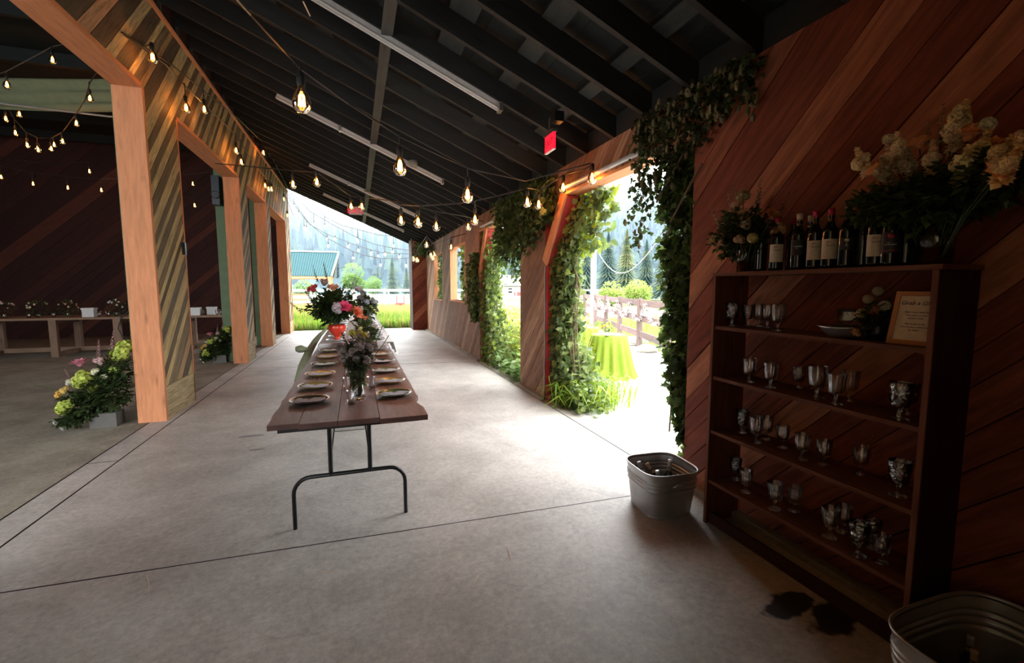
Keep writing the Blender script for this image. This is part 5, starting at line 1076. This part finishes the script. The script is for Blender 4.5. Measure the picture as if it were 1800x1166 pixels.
b = MB(); b.box((-.19, -.014, -.12), (.19, .014, .12)); b.build('panel', 'whitemetal', t); text('EXIT', .24, 'exitred', t, (0, -.016, -.01), (PI / 2, 0, 0), extrude=.003); b = MB(); b.box((-.02, -.02, .12), (.02, .02, .33)); b.build('hanger', 'black', t)
t = thing('smoke_alarm', 'small round white alarm on the roof timbers', 'alarm', (1.02, 8.4, zr(1.02) - .10)); b = MB(); b.lathe([(0, 0), (.06, 0), (.075, .04), (.075, .10), (0, .10)], 20); b.build('housing', 'stone', t, True)
b = MB(); b.tube([P(533, 3, 1, 4.4), P(545, 28, 1, 4.7)], .006, 5); tag(b.build('straw', 'creamcap'), 'pale straw stub dangling from the roof beside the nearest strip light', 'straw')

for lab, p0, p1 in (('short pale straw on the bare floor, nearest the table legs', (892, 962), (898, 984)), ('pale straw on the floor left of the dark stain, toward the viewer', (831, 1027), (842, 1011)), ('thin curved straw on the floor in front of the table', (560, 1004), (586, 1006)), ('faint straw on the floor at the near left', (258, 1010), (262, 1042))):
    a, c = P(p0[0], p0[1], 2, .004), P(p1[0], p1[1], 2, .004); o = a.copy(); b = MB(); m = (a + c) / 2 + V((.004, 0, .002)); b.tube([a - o, m - o, c - o], .0016, 5); tag(b.build('straw', 'creamcap', loc=tuple(o)), lab, 'straw', 'floor straws')
# ================================================================ STRING LIGHTS
def mk_bulb(lit):
    bo = MB(); bo.lathe([(.014, .0), (.017, -.02), (.036, -.055), (.043, -.082), (.040, -.108), (.025, -.126), (0, -.132)], 20)
    o = bo.build('bulb', 'amber' if lit else 'glass', None, True)
    s = MB(); s.lathe([(0, .055), (.012, .055), (.019, .045), (.019, 0), (.015, -.012)], 14); s.build('socket', 'cord', o, True)
    f = MB()
    for k in range(6):
        a = k * PI / 3; x, y = .011 * math.cos(a), .011 * math.sin(a); f.tube([(x * .5, y * .5, -.035), (x, y, -.055), (x * 1.3, y * 1.3, -.10)], .0028 if lit else .001, 5)
    f.build('filament', 'filament' if lit else 'coldfil', o)
    if lit:
        l = bpy.data.lights.new('filament_glow', 'POINT'); l.energy = BULB_W; l.color = (1, .50, .20); l.shadow_soft_size = .02; lo = bpy.data.objects.new('filament_glow', l); COL.objects.link(lo); lo.parent = o; lo.location = (0, 0, -.085)
    return o
BULB_W = .8; pb = {}
def string_light(label, cords, bulbs, lit=True, grp='warm string lights', hang=None, mat='cord', r=.009, sc=1.2):
    o = V(cords[0][0]); t = thing('string_light', label, 'string lights', tuple(o), 0, grp); b = MB()
    for c in cords: b.tube([V(p) - o for p in c], r, 5)
    for p in bulbs:
        p = V(p); best = None
        for c in cords:
            for a, e in zip(c[:-1], c[1:]):
                a, e = V(a), V(e); d = e - a; d2 = V((d.x, d.y, 0)); L2 = d2.length_squared or 1; u = max(0, min(1, ((p - a).x * d.x + (p - a).y * d.y) / L2)); q = a + d * u; dist = (V((q.x, q.y, 0)) - V((p.x, p.y, 0))).length
                if best is None or dist < best[0]: best = (dist, q)
        top = p + V((0, 0, .12)); b.tube([best[1] - o, (best[1] + top) / 2 - o if best[0] > .05 else V((p.x, p.y, max(best[1].z, top.z))) - o, top - o], r * .8, 5)
        if lit not in pb: pb[lit] = w = mk_bulb(lit); w.parent = t
        else:
            w = copy_tree(pb[lit], t)
        w.location = p + V((0, 0, .07)) - o; w.scale = (sc,) * 3
    b.build('cord', mat, t)
pl = lambda pts: [P(x, y, 0, -2.12) for x, y in pts]
pb_ = lambda pts: [P(x, y, 0, -2.10) for x, y in pts]
string_light('string lights running from the hook on the plank band, upper cord of the left wall', [[V((-2.26, 6.15, 4.33))] + pl([(300, 112), (363, 164), (420, 210), (459, 248), (482, 284)]) + [V((-2.12, 18.9, 4.95))]], pb_([(359, 190), (463, 267), (499, 349)]))
string_light('string lights drooping lower along the planked left wall', [[V((-2.26, 6.2, 4.33))] + pl([(290, 112), (330, 156), (395, 218), (418, 242), (440, 278), (466, 312), (498, 336)]) + [V((-2.12, 18.9, 4.3))]], pb_([(268, 97), (327, 187), (415, 263), (424, 283), (466, 325), (472, 331), (477, 331), (505, 378)]))
RB = {}
for x, y, d in [(530, 167, 3.1), (703, 286, 4.2), (822, 337, 4.8), (735, 388, 5.4), (705, 385, 6), (767, 396, 6.5), (835, 384, 5.7), (927, 353, 5.6), (947, 357, 5.9), (990, 327, 5.7), (1041, 310, 5.0), (557, 318, 6.5), (515, 322, 7), (617, 361, 8), (636, 361, 8), (750, 429, 9.5), (727, 454, 11), (733, 456, 11.3), (758, 448, 11.5), (763, 446, 11.6), (761, 453, 11.4), (823, 397, 8.0), (793, 433, 10)]: RB[(x, y)] = D(x, y, d)
dl = lambda pts: [D(*p) for p in pts]
string_light('string light with the three large hanging bulbs crossing under the roof to the near doorway', [dl([(400, -20, 2.2), (440, 25, 2.6), (526, 119, 3.1)]), dl([(526, 119, 3.1), (612, 182, 3.7), (703, 240, 4.2), (770, 272, 4.5), (826, 297, 4.8), (924, 318, 5.3)]) + [V((2.56, 4.75, 3.05))]], [RB[k] for k in ((530, 167), (703, 286), (822, 337))], sc=1.45)
string_light('string lights swagging from mid roof to the head of the near doorway', [dl([(640, 335, 6.6), (705, 360, 6.0), (740, 362, 5.5), (800, 358, 5.5), (835, 353, 5.6), (880, 343, 5.6), (927, 330, 5.6), (950, 334, 5.8), (990, 308, 5.7), (1030, 296, 5.1)]) + [V((2.56, 4.72, 3.02))]], [RB[k] for k in ((735, 388), (705, 385), (835, 384), (927, 353), (947, 357), (990, 327), (1041, 310))])
string_light('string lights crossing the far roof toward the right-hand wall', [[V((-2.2, 9.2, 3.75))] + dl([(515, 300, 7), (557, 303, 6.6), (617, 345, 8), (640, 347, 8), (700, 355, 7.0), (767, 372, 6.5), (815, 380, 7.6)]) + [V((2.56, 9.4, 3.02))]], [RB[k] for k in ((557, 318), (515, 322), (617, 361), (636, 361), (767, 396), (823, 397))])
string_light('string lights clustered at the far stub wall and windows', [dl([(727, 440, 11), (733, 440, 11.3), (750, 415, 9.6), (762, 430, 11.5), (793, 418, 10)]) + [V((2.56, 11.0, 2.95))]], [RB[k] for k in ((750, 429), (727, 454), (733, 456), (758, 448), (763, 446), (761, 453), (793, 433))])
BB = [(92, 103, 7.5), (12, 147, 7.5), (158, 171, 8), (134, 215, 9), (34, 199, 9.5), (10, 207, 9.5), (27, 232, 9.8), (48, 254, 10), (67, 262, 10), (90, 260, 10.2), (95, 253, 10.6), (110, 247, 10)]
string_light('string lights hanging in a deep loop in the dark barn', [dl([(190, 100, 7.6), (158, 145, 8), (150, 175, 8.4), (134, 200, 9), (110, 232, 10), (90, 243, 10.2), (67, 243, 10), (45, 232, 10), (27, 212, 9.8), (10, 185, 9.5), (-40, 120, 9)]), dl([(92, 82, 7.5), (12, 125, 7.5), (-60, 150, 7.5)]), dl([(190, 60, 7.5), (92, 82, 7.5)])], [D(*p) for p in BB], grp='string lights in the barn')
string_light('string lights strung low across the dark red back wall of the barn', [dl([(-30, 285, 12), (2, 292, 12), (58, 304, 12.5), (119, 311, 12.5), (178, 315, 12.5), (260, 312, 12.8), (339, 306, 13), (400, 300, 13)]), dl([(157, 284, 12), (90, 290, 12), (-30, 270, 12)]), dl([(339, 306, 13), (342, 345, 13)])], [D(*p) for p in [(157, 300, 12), (58, 322, 12.5), (119, 329, 12.5), (178, 333, 12.5), (339, 322, 13), (342, 360, 13), (2, 310, 12)]], grp='string lights in the barn')
# unlit strings outside the open end
OC = [([(505, 318), (540, 345), (571, 381), (600, 396), (630, 404), (665, 413), (692, 415), (722, 416)], [(571, 398), (692, 432), (629, 425)]),
      ([(505, 328), (545, 372), (590, 398), (628, 418), (660, 430), (690, 436), (724, 441)], [(517, 362), (525, 376), (552, 394), (628, 421), (677, 447), (690, 443)]),
      ([(505, 345), (540, 390), (577, 420), (622, 443), (645, 450), (668, 454), (700, 455), (724, 453)], [(539, 402), (577, 432), (621, 454), (669, 466), (714, 467)]),
      ([(505, 340), (545, 395), (575, 412), (610, 425), (640, 436), (670, 444), (724, 447)], [(535, 401), (575, 420), (589, 420), (612, 433), (630, 440), (652, 445), (665, 450), (702, 452)])]
for (c, bl), lab in zip(OC, ('topmost unlit string of clear bulbs outside the open end', 'second unlit string of clear bulbs from the top, outside the open end', 'lowest unlit string of clear bulbs outside the open end', 'unlit string of clear bulbs just above the lowest one, outside the open end')):
    string_light(lab, [[D(x, y, 19.5) for x, y in c]], [D(x, y, 19.5) for x, y in bl], False, 'unlit strings outside the open end', r=.014, sc=1.2)

# ================================================================ LIGHT
w = bpy.data.worlds.new('overcast sky'); bpy.context.scene.world = w; w.use_nodes = True; nt = w.node_tree; nt.nodes.clear()
tc = nt.nodes.new('ShaderNodeTexCoord'); sp = nt.nodes.new('ShaderNodeSeparateXYZ'); rp = ramp(nt, [(0, (.5, .55, .58)), (.5, (.72, .80, .84)), (.6, (1.1, 1.18, 1.22)), (.75, (1.95, 2.0, 2.05)), (1, (2.3, 2.36, 2.42))])
mr = nt.nodes.new('ShaderNodeMapRange'); mr.inputs['From Min'].default_value = -1; bg = nt.nodes.new('ShaderNodeBackground'); out = nt.nodes.new('ShaderNodeOutputWorld')
L = nt.links.new; L(tc.outputs['Generated'], sp.inputs[0]); L(sp.outputs['Z'], mr.inputs['Value']); L(mr.outputs[0], rp.inputs[0]); L(rp.outputs[0], bg.inputs[0]); bg.inputs[1].default_value = 1.0; L(bg.outputs[0], out.inputs[0])
s = bpy.data.lights.new('hazy_sun', 'SUN'); s.energy = .35; s.angle = math.radians(25); s.color = (1, .96, .88); so = bpy.data.objects.new('hazy_sun', s); COL.objects.link(so)
so.rotation_euler = (math.radians(28), math.radians(-24), 0)
sc = bpy.context.scene
sc.view_settings.view_transform = 'Standard'; sc.view_settings.look = 'None'; sc.view_settings.exposure = 3.05; sc.view_settings.gamma = 1; sc.view_settings.use_curve_mapping = False
cy = sc.cycles; cy.max_bounces = 8; cy.diffuse_bounces = 4; cy.glossy_bounces = 3; cy.transmission_bounces = 6; cy.transparent_max_bounces = 16; cy.use_denoising = True; cy.caustics_reflective = False; cy.caustics_refractive = False; cy.sample_clamp_indirect = 6
try: cy.denoiser = 'OPENIMAGEDENOISE'
except Exception: pass
